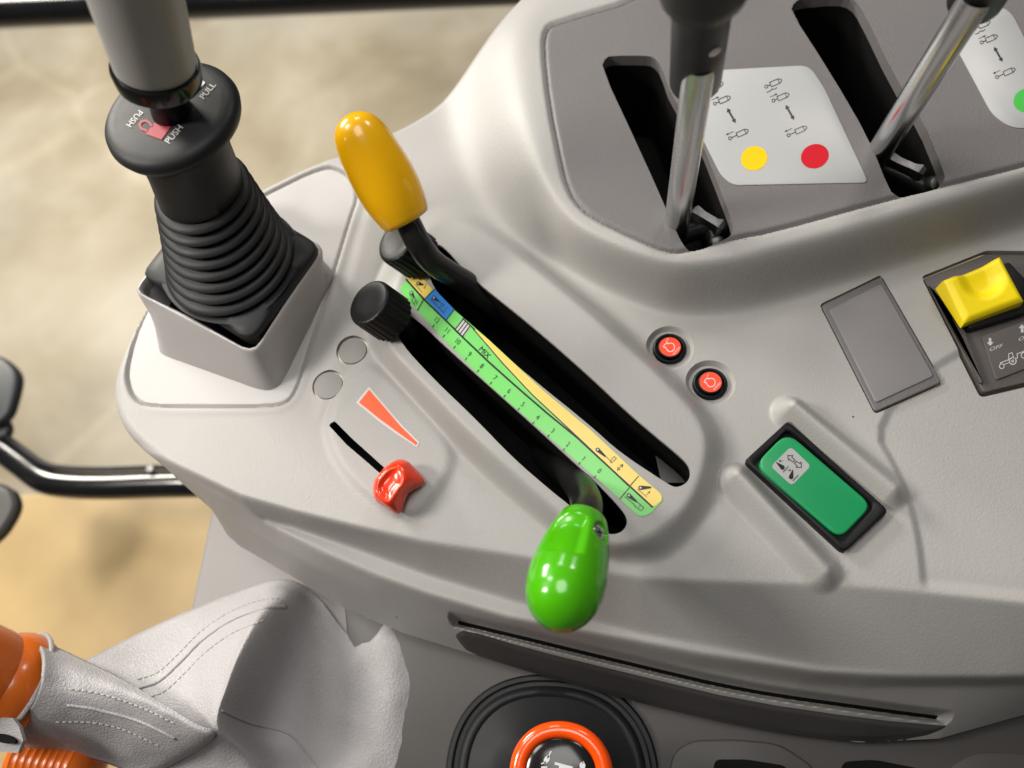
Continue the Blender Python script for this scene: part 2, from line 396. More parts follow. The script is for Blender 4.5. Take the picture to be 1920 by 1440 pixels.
# joystick cover plate with its groove
PLATE = [(237, 692), (240, 722), (252, 748), (277, 761), (400, 762), (513, 761), (540, 752), (556, 728), (580, 650), (611, 556), (658, 400), (669, 372), (664, 340), (640, 318), (605, 311), (503, 361), (420, 405), (345, 470), (285, 555), (255, 620)]
PLX = smooth_poly(XY(PLATE, 0), 2); dP = sdist(X, Y, PLX)
Z = Z-np.exp(-(dP/.95)**2)*3.0-.6*(dP < 0)+.5*np.exp(-((dP-4)/2.6)**2)
# dark insert of the lever panel
INX = smooth_poly(XY(INSERT, ZP), 1); dI = sdist(X, Y, INX)
Z = Z-np.where(dI < 0, 1.2, 0)-np.exp(-((dI)/1.9)**2)*2.3
# dark grip trim under the front lip, with the gap above it
TRT = [(846, 1184), (870, 1178), (985, 1213), (1200, 1265), (1410, 1314), (1650, 1348), (1800, 1361)]
TRB = [(1800, 1362), (1725, 1384), (1612, 1393), (1462, 1375), (1350, 1353), (1200, 1319), (1000, 1263), (880, 1226), (852, 1195)]
TRX = smooth_poly(np.vstack([np.array([P(u, v, -56) for u, v in TRT])[:, :2], np.array([P(u, v, z) for (u, v), z in zip(TRB, (-72, -97, -98, -98, -98, -98, -97, -95, -72))])[:, :2]]), 1)
dT = sdist(X, Y, TRX)
gl = smooth_poly(np.array([P(u, v, -56) for u, v in [(852, 1163), (985, 1195), (1200, 1246), (1410, 1294), (1650, 1327), (1805, 1345)]])[:, :2], 2, False)
dG = np.full(X.shape, 1e9)
for a, b in zip(gl[:-1], gl[1:]):
    e = b-a; t = np.clip(((X-a[0])*e[0]+(Y-a[1])*e[1])/(e@e), 0, 1); dG = np.minimum(dG, np.hypot(X-a[0]-t*e[0], Y-a[1]-t*e[1]))
Z = Z-sst((4.2-dG)/3.4)*15+np.where(dT < 0, 2.2*sst(-dT/3), 0)
Z0 = Z.copy()
def Hf(x, y):                              # bilinear height
    fx = np.clip((np.asarray(x)-x0)/CELL, 0, NX-1.001); fy = np.clip((np.asarray(y)-y0)/CELL, 0, NY-1.001)
    i = fx.astype(int); j = fy.astype(int); a = fx-i; b = fy-j
    return (Z0[i, j]*(1-a)+Z0[i+1, j]*a)*(1-b)+(Z0[i, j+1]*(1-a)+Z0[i+1, j+1]*a)*b
def D(u, v, lift=0.0):                     # picture point -> point on the console surface
    u = np.atleast_1d(np.asarray(u, float)); v = np.atleast_1d(np.asarray(v, float)); d = ray(u, v)
    zc = np.full(u.shape, 75.0); done = np.zeros(u.shape, bool); out = np.full(u.shape, -110.0)
    for k in range(760):
        t = (zc-CAM[2])/d[:, 2]; p = CAM+d*t[:, None]
        hit = ~done & (Hf(p[:, 0], p[:, 1]) >= zc); out[hit] = zc[hit]; done |= hit
        if done.all(): break
        zc = zc-.25
    lo, hi = out.copy(), out+.25
    for k in range(7):
        m = (lo+hi)/2; t = (m-CAM[2])/d[:, 2]; p = CAM+d*t[:, None]
        up = Hf(p[:, 0], p[:, 1]) >= m; lo = np.where(up, m, lo); hi = np.where(up, hi, m)
    t = (lo-CAM[2])/d[:, 2]; p = CAM+d*t[:, None]; p[:, 2] += lift
    return p
def dxy(pts): a = np.array(pts, float); return D(a[:, 0], a[:, 1])[:, :2]
def circ(u, v, r):                         # a round hole at a picture point, radius in mm
    c = D(u, v)[0, :2]; a = np.arange(48)*2*np.pi/48
    return c+np.c_[np.cos(a), np.sin(a)]*r
BTN = [(1256, 651), (1332, 717)]
CAP = [(660, 656), (614, 721)]
BLANK = [(1536, 571), (1653, 514), (1767, 722), (1640, 777)]
GBEZ = [(1392, 868), (1478, 785), (1664, 962), (1580, 1042)]
YBEZ = [(1728, 517), (1850, 468), (2020, 470), (2030, 700), (1842, 742)]
GROOVE = [(616, 797), (627, 789), (660, 822), (700, 858), (748, 902), (740, 912), (690, 868), (650, 834)]
holes = {
 'slot_up': smooth_poly(dxy(SLOT_UP), 2), 'slot_low': smooth_poly(dxy(SLOT_LOW), 2),
 'slot_a': smooth_poly(XY(SLOT_A, ZP-1), 1), 'slot_b': smooth_poly(XY(SLOT_B, ZP-1), 1),
 'groove': round_poly(dxy(GROOVE), 1.2, 3),
 'blank': round_poly(dxy(BLANK), 3), 'gbez': round_poly(dxy(GBEZ), 4), 'ybez': round_poly(XY(YBEZ, 1), 3),
}
for i, b in enumerate(BTN): holes['btn%d' % i] = circ(*b, 15.4)
for i, b in enumerate(CAP): holes['cap%d' % i] = circ(*b, 10.9)
# ---- faces, regions, snapping of region borders
idx = np.arange(NX*NY).reshape(NX, NY)
quads = np.stack([idx[:-1, :-1], idx[1:, :-1], idx[1:, 1:], idx[:-1, 1:]], -1).reshape(-1, 4)
VX = X.ravel().copy(); VY = Y.ravel().copy(); VZ = Z.ravel().copy()
fx = (X[:-1, :-1]+CELL/2).ravel(); fy = (Y[:-1, :-1]+CELL/2).ravel()
region = np.zeros(len(quads), int)          # 0 body, 1 plate, 2 insert, -1 removed
def inside(poly):
    m = np.zeros(len(fx), bool); b0, b1 = poly.min(0)-2, poly.max(0)+2
    s = np.where((fx > b0[0]) & (fx < b1[0]) & (fy > b0[1]) & (fy < b1[1]))[0]
    m[s] = sdist(fx[s], fy[s], poly) < 0; return m
def snap(mask, other, poly):
    a = np.unique(quads[mask]); b = np.unique(quads[other]); c = np.intersect1d(a, b)
    for i in c:
        p = nearest(np.array((VX[i], VY[i])), poly); VX[i], VY[i] = p
    VZ[c] = Hf(VX[c], VY[c]); return c
mI = inside(INX); region[mI] = 2; snap(mI, ~mI, INX)
mT = inside(TRX); region[mT] = 3; snap(mT, ~mT, TRX)
gt_ = np.gradient(gl, axis=0); gt_ /= np.linalg.norm(gt_, axis=1)[:, None]; gn_ = np.c_[-gt_[:, 1], gt_[:, 0]]*1.05
GPX = np.vstack([gl+gn_, (gl-gn_)[::-1]])
mG = inside(GPX); region[mG] = 4; snap(mG, ~mG, GPX)
mP = inside(PLX); region[mP] = 1; snap(mP, ~mP, PLX)
mO = ~inside(SILP); region[mO] = -1; snap(mO, ~mO, SILP)
skirts = {}
def border(mask, keep):                     # oriented border edges between a removed patch and what stays
    E = {}
    for q in quads[keep]:
        for k in range(4): E[(q[k], q[(k+1) % 4])] = 1
    out = []
    for q in quads[mask]:
        for k in range(4):
            e = (q[(k+1) % 4], q[k])
            if e in E: out.append(e)
    return out
for k, poly in holes.items():
    m = inside(poly); near = np.zeros(len(fx), bool)
    b0, b1 = poly.min(0)-6, poly.max(0)+6
    near = (fx > b0[0]) & (fx < b1[0]) & (fy > b0[1]) & (fy < b1[1]) & ~m
    snap(m, near, poly); skirts[k] = border(m, near & (region >= 0)); region[m] = -1
VV = np.c_[VX, VY, VZ]
def submesh(sel):
    q = quads[sel]; u, inv = np.unique(q, return_inverse=True); return VV[u], inv.reshape(-1, 4)
con = thing('control_console', 'moulded light grey tractor control console with slots, stickers and switches', 'console', (0, 0, -98))
v, f = submesh(region == 0); obj('console_shell', v, f, 'deck', con, sharp=38)
v, f = submesh(region == 1); tag(obj('cover_plate', v, f, 'plate_pale', con, sharp=38), 'smooth pale plate under the joystick')
v, f = submesh(region == 2); tag(obj('lever_panel', v, f, 'panel_grey', con, sharp=38), 'dark grey inset panel with two lever slots')
v, f = submesh(region == 3); tag(obj('grip_trim', v, f, 'lip_grey', con, sharp=38), 'dark glossy trim strip under the front lip')
v, f = submesh(region == 4); obj('grip_gap_shade', v, f, 'void_black', con, sharp=38)  # gap is shallow; its faces are coloured black for the shade inside
def skirt(k, depth, draft=0.0):
    E = skirts[k]; vs_ = sorted({a for e in E for a in e}); ix = {a: i for i, a in enumerate(vs_)}; n = len(vs_)
    top = VV[vs_]; c = holes[k].mean(0); bot = top.copy()
    bot[:, :2] += (c-bot[:, :2])/np.linalg.norm(c-bot[:, :2], axis=1)[:, None]*draft
    bot[:, 2] -= depth
    F = [[ix[a], ix[b], n+ix[b], n+ix[a]] for a, b in E]
    return np.vstack([top, bot]), F
def well(k, ztop_off, zbot, off=.6):        # dark cavity under a slot
    poly = holes[k]; z = Hf(poly[:, 0], poly[:, 1])-ztop_off
    t = np.roll(poly, -1, 0)-np.roll(poly, 1, 0); t /= np.linalg.norm(t, axis=1)[:, None]+1e-9
    if ((poly[:, 0]*np.roll(poly[:, 1], -1)-np.roll(poly[:, 0], -1)*poly[:, 1]).sum()) < 0: t = -t
    out = poly+np.stack([t[:, 1], -t[:, 0]], 1)*off
    return loft([np.c_[out, z], np.c_[out, np.full(len(out), zbot)]], True, False, True)
for k, nm, mt, dp, zb in (('slot_up', 'slot_rim', 'deck_smooth', 2.5, -50), ('slot_low', 'slot_rim', 'deck_smooth', 2.5, -50),
                          ('slot_a', 'slot_rim', 'panel_grey', 9, -45), ('slot_b', 'slot_rim', 'panel_grey', 9, -45), ('groove', 'slider_slot_rim', 'deck_smooth', 1.5, -20)):
    o = obj(nm, *skirt(k, dp), mt, con, sharp=60); obj('slot_well', *well(k, dp-.3, zb), 'void_black', o, sharp=50)
# ------------------------------------------------------------------ flat print helpers (shapes measured in the picture, laid on real surfaces)
_tx = {}
def text2d(s):                              # glyphs, cap height 1, centred
    if s in _tx: return _tx[s]
    c = bpy.data.curves.new('t', 'FONT'); c.body = s; c.size = 1; c.resolution_u = 3
    o = bpy.data.objects.new('t', c); COL.objects.link(o); me = o.to_mesh()
    V = np.array([v.co[:2] for v in me.vertices]); F = [list(p.vertices) for p in me.polygons]
    o.to_mesh_clear(); bpy.data.objects.remove(o); bpy.data.curves.remove(c)
    h = .69; V = (V-[(V[:, 0].min()+V[:, 0].max())/2, h/2])/h
    _tx[s] = (V, F); return V, F
def text_px(s, c, xd, h, up=None, wide=1.0):  # centre, reading direction (picture), cap height px
    V, F = text2d(s); xd = _n(xd)
    up = np.array((xd[1], -xd[0])) if up is None else _n(up)
    return np.array(c)+np.outer(V[:, 0]*h*wide, xd)+np.outer(V[:, 1]*h, up), F
def stroke(pts, w, closed=False):           # one continuous mitred band
    p = np.array(pts, float); p = p[np.r_[True, np.linalg.norm(np.diff(p, axis=0), axis=1) > 1e-6]]
    if closed and np.linalg.norm(p[0]-p[-1]) < 1e-6: p = p[:-1]
    n = len(p); d = np.diff(np.vstack([p, p[:1]]), axis=0); d /= np.linalg.norm(d, axis=1)[:, None]+1e-12
    if closed: d0, d1 = np.roll(d, 1, 0), d
    else: d = d[:-1]; d0, d1 = np.vstack([d[:1], d]), np.vstack([d, d[-1:]])
    n0, n1 = np.c_[-d0[:, 1], d0[:, 0]], np.c_[-d1[:, 1], d1[:, 0]]
    m = n0+n1; m /= np.linalg.norm(m, axis=1)[:, None]+1e-9
    k = np.minimum(1/np.maximum((m*n0).sum(1), .4), 2.2)
    q = p.copy()
    if not closed: q[0] -= d[0]*w*.35; q[-1] += d[-1]*w*.35
    V = np.vstack([q-m*(w/2*k)[:, None], q+m*(w/2*k)[:, None]])
    F = [[i, (i+1) % n, n+(i+1) % n, n+i] for i in range(n if closed else n-1)]
    return V, F
def poly2(pts): return np.array(pts, float), [list(range(len(pts)))]
def disc2(c, r, n=40, ry=None, rot=0):
    a = np.arange(n)*2*np.pi/n; x, y = np.cos(a)*r, np.sin(a)*(ry or r)
    return np.c_[c[0]+x*math.cos(rot)-y*math.sin(rot), c[1]+x*math.sin(rot)+y*math.cos(rot)], [list(range(n))]
def arc2(c, r, a0, a1, n=16): return [(c[0]+r*math.cos(math.radians(a0+(a1-a0)*k/n)), c[1]+r*math.sin(math.radians(a0+(a1-a0)*k/n))) for k in range(n+1)]
def join2(*parts):
    V, F, n = [], [], 0
    for v, f in parts: V.append(np.asarray(v)); F += [[i+n for i in q] for q in f]; n += len(v)
    return np.vstack(V), F
def grid2(A, B, n, m):                      # strip between two polylines
    def rs(p, n):
        p = np.array(p, float); s = np.r_[0, np.cumsum(np.linalg.norm(np.diff(p, axis=0), axis=1))]; t = np.linspace(0, s[-1], n)
        return np.c_[np.interp(t, s, p[:, 0]), np.interp(t, s, p[:, 1])]
    a, b = rs(A, n), rs(B, n); V = np.vstack([a+(b-a)*k/(m-1) for k in range(m)])
    F = [[k*n+i, k*n+i+1, (k+1)*n+i+1, (k+1)*n+i] for k in range(m-1) for i in range(n-1)]
    return V, F
def draped(name, v2f, lift, material, parent, on=None):
    v2, f = v2f; v3 = D(v2[:, 0], v2[:, 1], lift) if on is None else on(v2[:, 0], v2[:, 1], lift)
    e1 = v3[f[0][1]]-v3[f[0][0]]; e2 = v3[f[0][2]]-v3[f[0][0]]
    return obj(name, v3, f, material, parent, smooth=False)
def plane_on(p0, n):
    n = _n(n)
    return lambda u, v, lift=0: Pp(np.asarray(u, float), np.asarray(v, float), np.asarray(p0)+n*lift, n)
def zz(ox, oy, s): return lambda pts: [(ox+x/s, oy+y/s) for x, y in pts]
z7 = zz(740, 490, 2.717); zA = zz(1270, 100, 5.538); zB = zz(1760, 0, 5.538); z5a = zz(740, 500, 12); z6a = zz(1080, 800, 8); z1 = zz(0, 0, 2.743)
zG = zz(1400, 790, 10.29); zY = zz(1700, 440, 4.5); zBt = zz(1180, 560, 6.545)
def radial(pts, z, n, c, plan=None):        # outline resampled by angle about c -> ring
    p = np.array(pts, float); zz_ = np.full(len(p), float(z)) if np.isscalar(z) else np.array(z, float)
    q = np.array([P(u, v, k) for (u, v), k in zip(p, zz_)]); c = np.asarray(c)
    m = 12; Q = np.vstack([q+(np.roll(q, -1, 0)-q)*k/m for k in range(m)]).reshape(m, -1, 3).transpose(1, 0, 2).reshape(-1, 3)
    a = np.arctan2(Q[:, 1]-c[1], Q[:, 0]-c[0]); r = np.hypot(Q[:, 0]-c[0], Q[:, 1]-c[1])
    o = np.argsort(a); a, r, zq = a[o], r[o], Q[o, 2]
    t = -np.pi+np.arange(n)*2*np.pi/n
    A = np.r_[a-2*np.pi, a, a+2*np.pi]
    R, ZZ = np.interp(t, A, np.r_[r, r, r]), np.interp(t, A, np.r_[zq, zq, zq])
    return np.c_[c[0]+R*np.cos(t), c[1]+R*np.sin(t), ZZ]
def subsurf(o, n=2):
    m = o.modifiers.new('subsurf', 'SUBSURF'); m.levels = n; m.render_levels = n; return o

# ------------------------------------------------------------------ parts of the console
# quadrant scale sticker between the two slots
upE = z7([(62, 84), (120, 55), (190, 140), (300, 245), (480, 400), (760, 660), (1000, 860), (1240, 1085), (1345, 1172), (1364, 1195), (1362, 1222)])
loE = z7([(26, 148), (118, 255), (240, 388), (480, 630), (780, 890), (1020, 1100), (1145, 1210), (1232, 1290), (1262, 1300), (1300, 1288), (1362, 1222)])
dec = draped('scale_sticker', grid2(upE, loE, 70, 5), .30, 'decal_green', con); tag(dec, 'green and yellow scale sticker numbered 12 to 0')
thin = z7([(400, 345), (550, 520), (700, 680), (850, 820), (1000, 960), (1190, 1145)])
mainl = z7([(60, 95), (150, 195), (260, 302), (330, 372), (480, 515), (620, 640), (780, 778), (930, 900), (1060, 1020), (1190, 1140), (1312, 1252)])
upY = z7([(402, 338), (480, 402), (760, 662), (1000, 862), (1240, 1087)])
yl = join2(grid2(upY, thin+z7([(1192, 1147)]), 50, 3), grid2(z7([(1240, 1087), (1344, 1174), (1362, 1195), (1358, 1222)]), z7([(1192, 1147), (1260, 1208), (1300, 1240), (1322, 1250)]), 12, 3),
           grid2(z7([(62, 86), (120, 58), (192, 142)]), z7([(62, 92), (110, 145), (154, 194)]), 10, 3))
draped('yellow_field', yl, .42, 'decal_yellow', dec)
draped('blue_field', grid2(z7([(205, 145), (304, 247)]), z7([(158, 192), (262, 300)]), 8, 4), .42, 'decal_blue', dec)
draped('silver_hatching', grid2(z7([(352, 298), (392, 332)]), z7([(310, 352), (348, 388)]), 4, 4), .42, 'decal_white', dec)
ink = [stroke(mainl, 3.4), stroke(thin, 2.0)]
for a, b in (((206, 143), (156, 192)), ((304, 246), (262, 302)), ((148, 195), (116, 252)), ((1242, 1096), (1196, 1148)), ((1194, 1155), (1148, 1210))): ink.append(stroke(z7([a, b]), 1.7))
for k in range(4): ink.append(stroke(z7([(350+k*12, 296+k*11), (308+k*12, 350+k*12)]), 2.0))
ink.append(stroke(z7([(348, 293), (408, 350)]), 2.6))
ticks = [(200, 328), (253, 380), (307, 437), (365, 497), (427, 557), (492, 620), (562, 686), (634, 752), (709, 822), (785, 888), (863, 958), (943, 1028), (1022, 1096)]
nums = [(213, 306), (266, 358), (320, 415), (379, 479), (441, 539), (509, 599), (580, 666), (650, 734), (726, 800), (802, 868), (880, 938), (960, 1010), (1040, 1073)]
for i, (t, n_) in enumerate(zip(ticks, nums)):
    a = math.radians(46-7*i/12); xd = (math.cos(a), math.sin(a)); up = (.62, -.78)
    tp = np.array(z7([t])[0]); draped('tick_mark', stroke([tp-np.array(up)*3.4, tp+np.array(up)*1.4], 1.6), .55, 'ink', dec)
    draped('numeral', text_px(str(12-i), np.array(z7([n_])[0])+np.array(up)*2.2, xd, 9.6, up, .8), .55, 'ink', dec)
draped('lettering', text_px('MIX', z7([(460, 466)])[0], (.70, .70), 10.5, (.72, -.66), .95), .55, 'ink', dec)
# pictograms: arm (teardrop) with eye, link, hoe
def arm(c, d, L, r0, r1):
    c = np.array(c); d = _n(d); n = np.array((-d[1], d[0])); V = []
    for k in range(13): a = math.radians(90+180*k/12); V.append(c+d*r0*math.cos(a)+n*r0*math.sin(a))
    for k in range(7): a = math.radians(-90+180*k/6); V.append(c+d*L+d*r1*math.cos(a)+n*r1*math.sin(a))
    return np.array(V), [list(range(len(V)))]
eyes = []
def pic(Z_, c, tip, r0, r1, s):
    c, tip = np.array(Z_([c])[0]), np.array(Z_([tip])[0]); d = tip-c
    ink.append(arm(c, d, np.linalg.norm(d), r0, r1)); eyes.append(disc2(c, r0*.48, 14))
pic(z5a, (535, 385), (635, 415), 3.6, 1.6, 1); ink.append(stroke(z5a([(470, 415), (620, 590)]), 1.1)); ink.append(stroke(z5a([(715, 400), (680, 485)]), 1.0)); ink.append(poly2(z5a([(650, 478), (668, 505), (700, 488)])))
pic(z5a, (378, 595), (440, 700), 3.4, 1.3, 1); ink.append(stroke(z5a([(445, 705), (515, 810), (485, 860)]), 1.1)); ink.append(stroke(z5a([(330, 630), (410, 735), (390, 780), (460, 890)]), 1.0)); ink.append(stroke(z5a([(475, 770), (440, 830)]), 1.0))
pic(z5a, (885, 705), (985, 785), 3.8, 1.4, 1); ink.append(stroke(z5a([(1000, 795), (1110, 860), (1070, 930)]), 1.1)); ink.append(stroke(z5a([(1060, 850), (1020, 920)]), 1.1)); ink.append(stroke(z5a([(810, 735), (1120, 1065)]), 1.4))
for q in ((1195, 905), (1175, 945), (1140, 985), (1130, 1015)): ink.append(disc2(z5a([q])[0], .9, 8))
pic(z6a, (325, 350), (440, 450), 4.0, 1.6, 1); ink.append(stroke(z6a([(455, 460), (545, 535)]), 1.0)); ink.append(stroke(z6a([(570, 450), (605, 480), (530, 550), (510, 530)]), 1.0, True))
ink.append(stroke(z6a([(630, 640), (692, 585)]), 1.0)); ink.append(stroke(z6a([(630, 612), (622, 655), (660, 648)]), 1.3)); ink.append(stroke(z6a([(660, 580), (702, 572), (695, 612)]), 1.3))
pic(z6a, (968, 920), (1115, 915), 4.2, 1.8, 1); ink.append(stroke(z6a([(920, 940), (1060, 1055)]), 1.0)); ink.append(stroke(z6a([(1060, 1025), (1105, 975)]), 1.0)); ink.append(poly2(z6a([(1080, 985), (1112, 972), (1108, 1005)])))
pic(z6a, (792, 1035), (905, 1125), 4.2, 1.5, 1); ink.append(stroke(z6a([(735, 1055), (870, 1165), (880, 1195), (975, 1265)]), 1.1)); ink.append(stroke(z6a([(920, 1135), (1015, 1215), (985, 1250)]), 1.1)); ink.append(stroke(z6a([(965, 1180), (940, 1215)]), 1.0))
draped('black_print', join2(*ink), .55, 'ink', dec)
for e_ in eyes: draped('symbol_eye', e_, .66, 'decal_white', dec)
# orange wedge sticker
wo = draped('wedge_sticker', grid2([(692, 725), (722, 760), (752, 795), (787, 830)], [(668, 755), (710, 790), (745, 815), (782, 839)], 24, 4), .30, 'decal_white', con); tag(wo, 'orange wedge sticker with white border')
draped('orange_field', grid2([(692.5, 731), (721, 764), (751, 799), (783.5, 831)], [(673, 755), (712, 786), (746, 811), (780, 835)], 24, 4), .42, 'orange_print', wo)
# white lever stickers with cylinder pictograms
def cyl_icon(o, d, s, rod=1.0):             # eye at o, barrel along d
    o = np.array(o, float); d = _n(d); n = np.array((-d[1], d[0])); out = []
    T = lambda a, b: tuple(o+d*a*s+n*b*s)
    out.append(stroke([T(1.1*math.cos(t), 1.1*math.sin(t)) for t in np.linspace(0, 6.283, 17)], .55*s))
    r0 = 3.0+2.6*rod
    out.append(stroke([T(1.3, 0), T(r0, 0)], .6*s))
    out.append(stroke([T(r0, -1.7), T(r0+6.6, -1.7), T(r0+8.6, -.6), T(r0+8.6, .6), T(r0+6.6, 1.7), T(r0, 1.7)], .55*s, True))
    out.append(stroke([T(r0+6.4, -1.6), T(r0+6.4, 1.6)], .5*s)); return out
def arrow(a, b, w, hw, hl, both=False):
    a, b = np.array(a, float), np.array(b, float); d = _n(b-a); n = np.array((-d[1], d[0])); out = []
    s0, s1 = (a+d*hl if both else a), b-d*hl
    out.append(poly2([s0-n*w/2, s1-n*w/2, s1+n*w/2, s0+n*w/2])); out.append(poly2([s1-n*hw/2, b, s1+n*hw/2]))
    if both: out.append(poly2([s0-n*hw/2, a, s0+n*hw/2]))
    return out
def lever_icons(Zf, dx, dy, sc_):
    p = lambda x, y: Zf([(x+dx, y+dy)])[0]
    out = cyl_icon(p(922, 344), (150, -65), 2.6*sc_, .15)+cyl_icon(p(998, 490), (150, -65), 2.6*sc_, .15)+cyl_icon(p(1155, 850), (150, -68), 2.6*sc_, 1.0)
    out.append(stroke([p(930, 404), p(960, 392), p(985, 370), p(1010, 372), p(1032, 355)], 1.5*sc_))
    out += arrow(p(962, 452), p(1042, 418), 1.1*sc_, 4.5*sc_, 5*sc_)+arrow(p(1190, 780), p(1112, 815), 1.1*sc_, 4.5*sc_, 5*sc_)
    out += arrow(p(1125, 535), p(1213, 692), 3.6*sc_, 9*sc_, 7.5*sc_, True)
    return out
panel_on = plane_on((0, 0, ZP-1.2), (0, 0, 1))
panel_on = D2 = (lambda u, v, lift=0: D(u, v, lift))
stA = round_poly([(1312, 134), (1517, 123), (1545, 165), (1628, 343), (1374, 348), (1352, 330), (1306, 238)], [8, 20, 20, 12, 20, 20, 5])
pa = [P(u, v, 0) for u, v in stA]
zpl = float(Hf(*P(1450, 250, ZP)[:2]))
flat_on = plane_on((0, 0, zpl), (0, 0, 1))
def plate_sticker(pts, lbl):
    q = flat_on(pts[:, 0], pts[:, 1], 0)[:, :2]; V, F = prism(q, zpl-.4, zpl+.5, .2, 2)
    return tag(obj('lever_sticker', V, F, 'decal_grey', con, sharp=30), lbl)
sA = plate_sticker(stA, 'white sticker with a yellow and a red dot')
for dx_, dy_ in ((0, 0), (-608, 32)): draped('cylinder_symbols', join2(*lever_icons(zA, dx_, dy_, 1)), .62, 'ink', sA, flat_on)['kind'] = 'stuff'
draped('yellow_dot', disc2(zA([(797, 1090)])[0], 25, 48, 22.5, -.35), .62, 'dot_yellow', sA, flat_on)
draped('red_dot', disc2(zA([(1428, 1068)])[0], 26.5, 48, 22.5, -.35), .62, 'dot_red', sA, flat_on)
stB = round_poly([(1800, 62), (1860, 8), (1895, 22), (1960, 150), (2010, 240), (1895, 241), (1860, 215), (1794, 92)], [6, 20, 20, 20, 20, 20, 16, 4])
sB = plate_sticker(stB, 'white sticker with a green dot at the right edge')
draped('cylinder_symbols', join2(*lever_icons(lambda q: zB(q), -550, -50, 1.0)), .62, 'ink', sB, flat_on)['kind'] = 'stuff'
draped('green_dot', disc2((1925, 188), 25, 48, 22, -.35), .62, 'dot_green', sB, flat_on)
# round blanking caps
for i, c in enumerate(CAP):
    p = D(*c)[0]; nrm = np.array((0, 0, 1.))
    h = .9
    V, F = lathe(p-[0, 0, 3], (0, 0, 1), [(0, 9.9), (3-h-.5, 9.9), (3-h-.1, 9.7), (3-h, 9.1), (3-h, 0)], 48, cap0=False, cap1=True)
    o = obj('blanking_cap', V, F, 'cap_grey', con)
    V, F = skirt('cap%d' % i, 4); obj('cap_seat', V, F, 'deck', o)
# blank switch cover
bq = dxy(BLANK); zb = float(Hf(*bq.mean(0)))
def inset(q, k): c = q.mean(0); return c+(q-c)*(1-k/np.linalg.norm(q-c, axis=1))[:, None]
fr = obj('blank_cover', *prism(round_poly(inset(bq, 1.4), 2.5), zb-6, zb+.6, .8), 'panel_grey', con)
obj('cover_plate', *prism(round_poly(inset(bq, 7.0), 2.0), zb, zb+1.5, .7), 'cover_grey', fr)
tag(fr, 'flat grey blank switch cover')
gap = skirt('blank', 7); obj('cover_seat', *gap, 'deck', con)
# joystick housing: open box with drafted sides
RIM = round_poly([(250, 549), (478, 670), (613, 466), (398, 352)], [16, 26, 22, 22], 7); ZR = 30
BASE = round_poly([(290, 660), (518, 742), (632, 505), (415, 425)], [22, 40, 26, 26], 7)
cj = P(430, 520, 15)
n = 96
r_base = radial(BASE, -.5, n, P(462, 590, 0)); r_rim = radial(RIM, ZR, n, P(436, 510, ZR))
cc = P(436, 510, ZR)
def shrink(r, k, dz): v = r.copy(); d = v[:, :2]-r[:, :2].mean(0); v[:, :2] -= d/np.linalg.norm(d, axis=1)[:, None]*k; v[:, 2] += dz; return v
rings = [r_base]+[r_base+(r_rim-r_base)*t for t in (.06, .3, .6, .9)]+[shrink(r_rim, .2, .2), shrink(r_rim, 1.2, 1.6), shrink(r_rim, 2.4, 1.7), shrink(r_rim, 3.4, .6), shrink(r_rim, 3.8, -3), shrink(r_rim, 4.6, -26)]
tag(obj('boot_housing', *loft(rings, True, False, False), 'deck_smooth', con, sharp=55), 'open square box holding the joystick boot')
obj('housing_floor', *poly2([tuple(p) for p in shrink(r_rim, 4.4, -24)[:, :3]]) if False else (shrink(r_rim, 4.4, -24), [list(range(n))]), 'void_black', con)

# ------------------------------------------------------------------ joystick
zd = 150.0
dc = P(313, 204, zd)
joy = thing('joystick', 'black joystick with rubber bellows and grey grip in a square box', 'joystick', (cc[0], cc[1], 8))
q0 = radial(round_poly([(262, 514), (468, 642), (601, 458), (398, 338)], [18, 30, 26, 26], 7), 38, n, P(432, 489, 38))
base_c = q0[:, :2].mean(0)
rings = [shrink(q0, 1.5, -14), shrink(q0, .4, -6), shrink(q0, 0, -2.5), shrink(q0, .8, -.8), shrink(q0, 2.2, 0)]
ctr = lambda u, v, z: P(u, v, z)
ax0 = np.array((*P(432, 492, 40)[:2], 40.0)); ax1 = P(376, 352, 92.0); ax2 = P(357, 318, 104.0); ax3 = P(333, 244, 140.0)
ang = -np.pi+np.arange(n)*2*np.pi/n
def cring(c, r, tilt=None):
    return np.c_[c[0]+r*np.cos(ang), c[1]+r*np.sin(ang), np.full(n, c[2])]
R_lo, R_hi = 44.0, 29.0
rings.append(q0+(cring(ax0, R_lo+3)-q0)*.75+[0, 0, .5])
NB = 8
for k in range(NB):
    for s, dr in ((0, -3.8), (.16, -2.8), (.34, .3), (.52, 1.7), (.72, 1.5), (.88, -.2), (.97, -3.2)):
        t = (k+s)/NB; c = ax0+(ax1-ax0)*t; c[2] = ax0[2]+(ax1[2]-ax0[2])*t
        rings.append(cring(c, R_lo+(R_hi-R_lo)*t**.85+dr))
for t in (0, .4, 1): rings.append(cring(ax1+(ax3-ax1)*t*.5+[0, 0, 1], R_hi-1.5-1.2*t))
rings.append(cring(ax1+(ax3-ax1)*.85, 27)); rings.append(cring(ax3, 26.6)); rings.append(cring(ax3+[0, 0, 2], 24))
bl = obj('bellows', *loft(rings), 'rubber', joy, sharp=50)
R = 39.5
V, F = lathe(dc-[0, 0, 15], (0, 0, 1), [(0, 22), (0, R-10), (1.5, R-4.5), (4.5, R-1.2), (8, R), (11, R-.8), (13.2, R-3), (14.2, R-6), (14.6, R-9), (14.8, 10), (14.8, .01)], 72)
pl = obj('thumb_disc', V, F, 'rubber', joy, sharp=50)
don = plane_on((0, 0, zd-.2), (0, 0, 1))
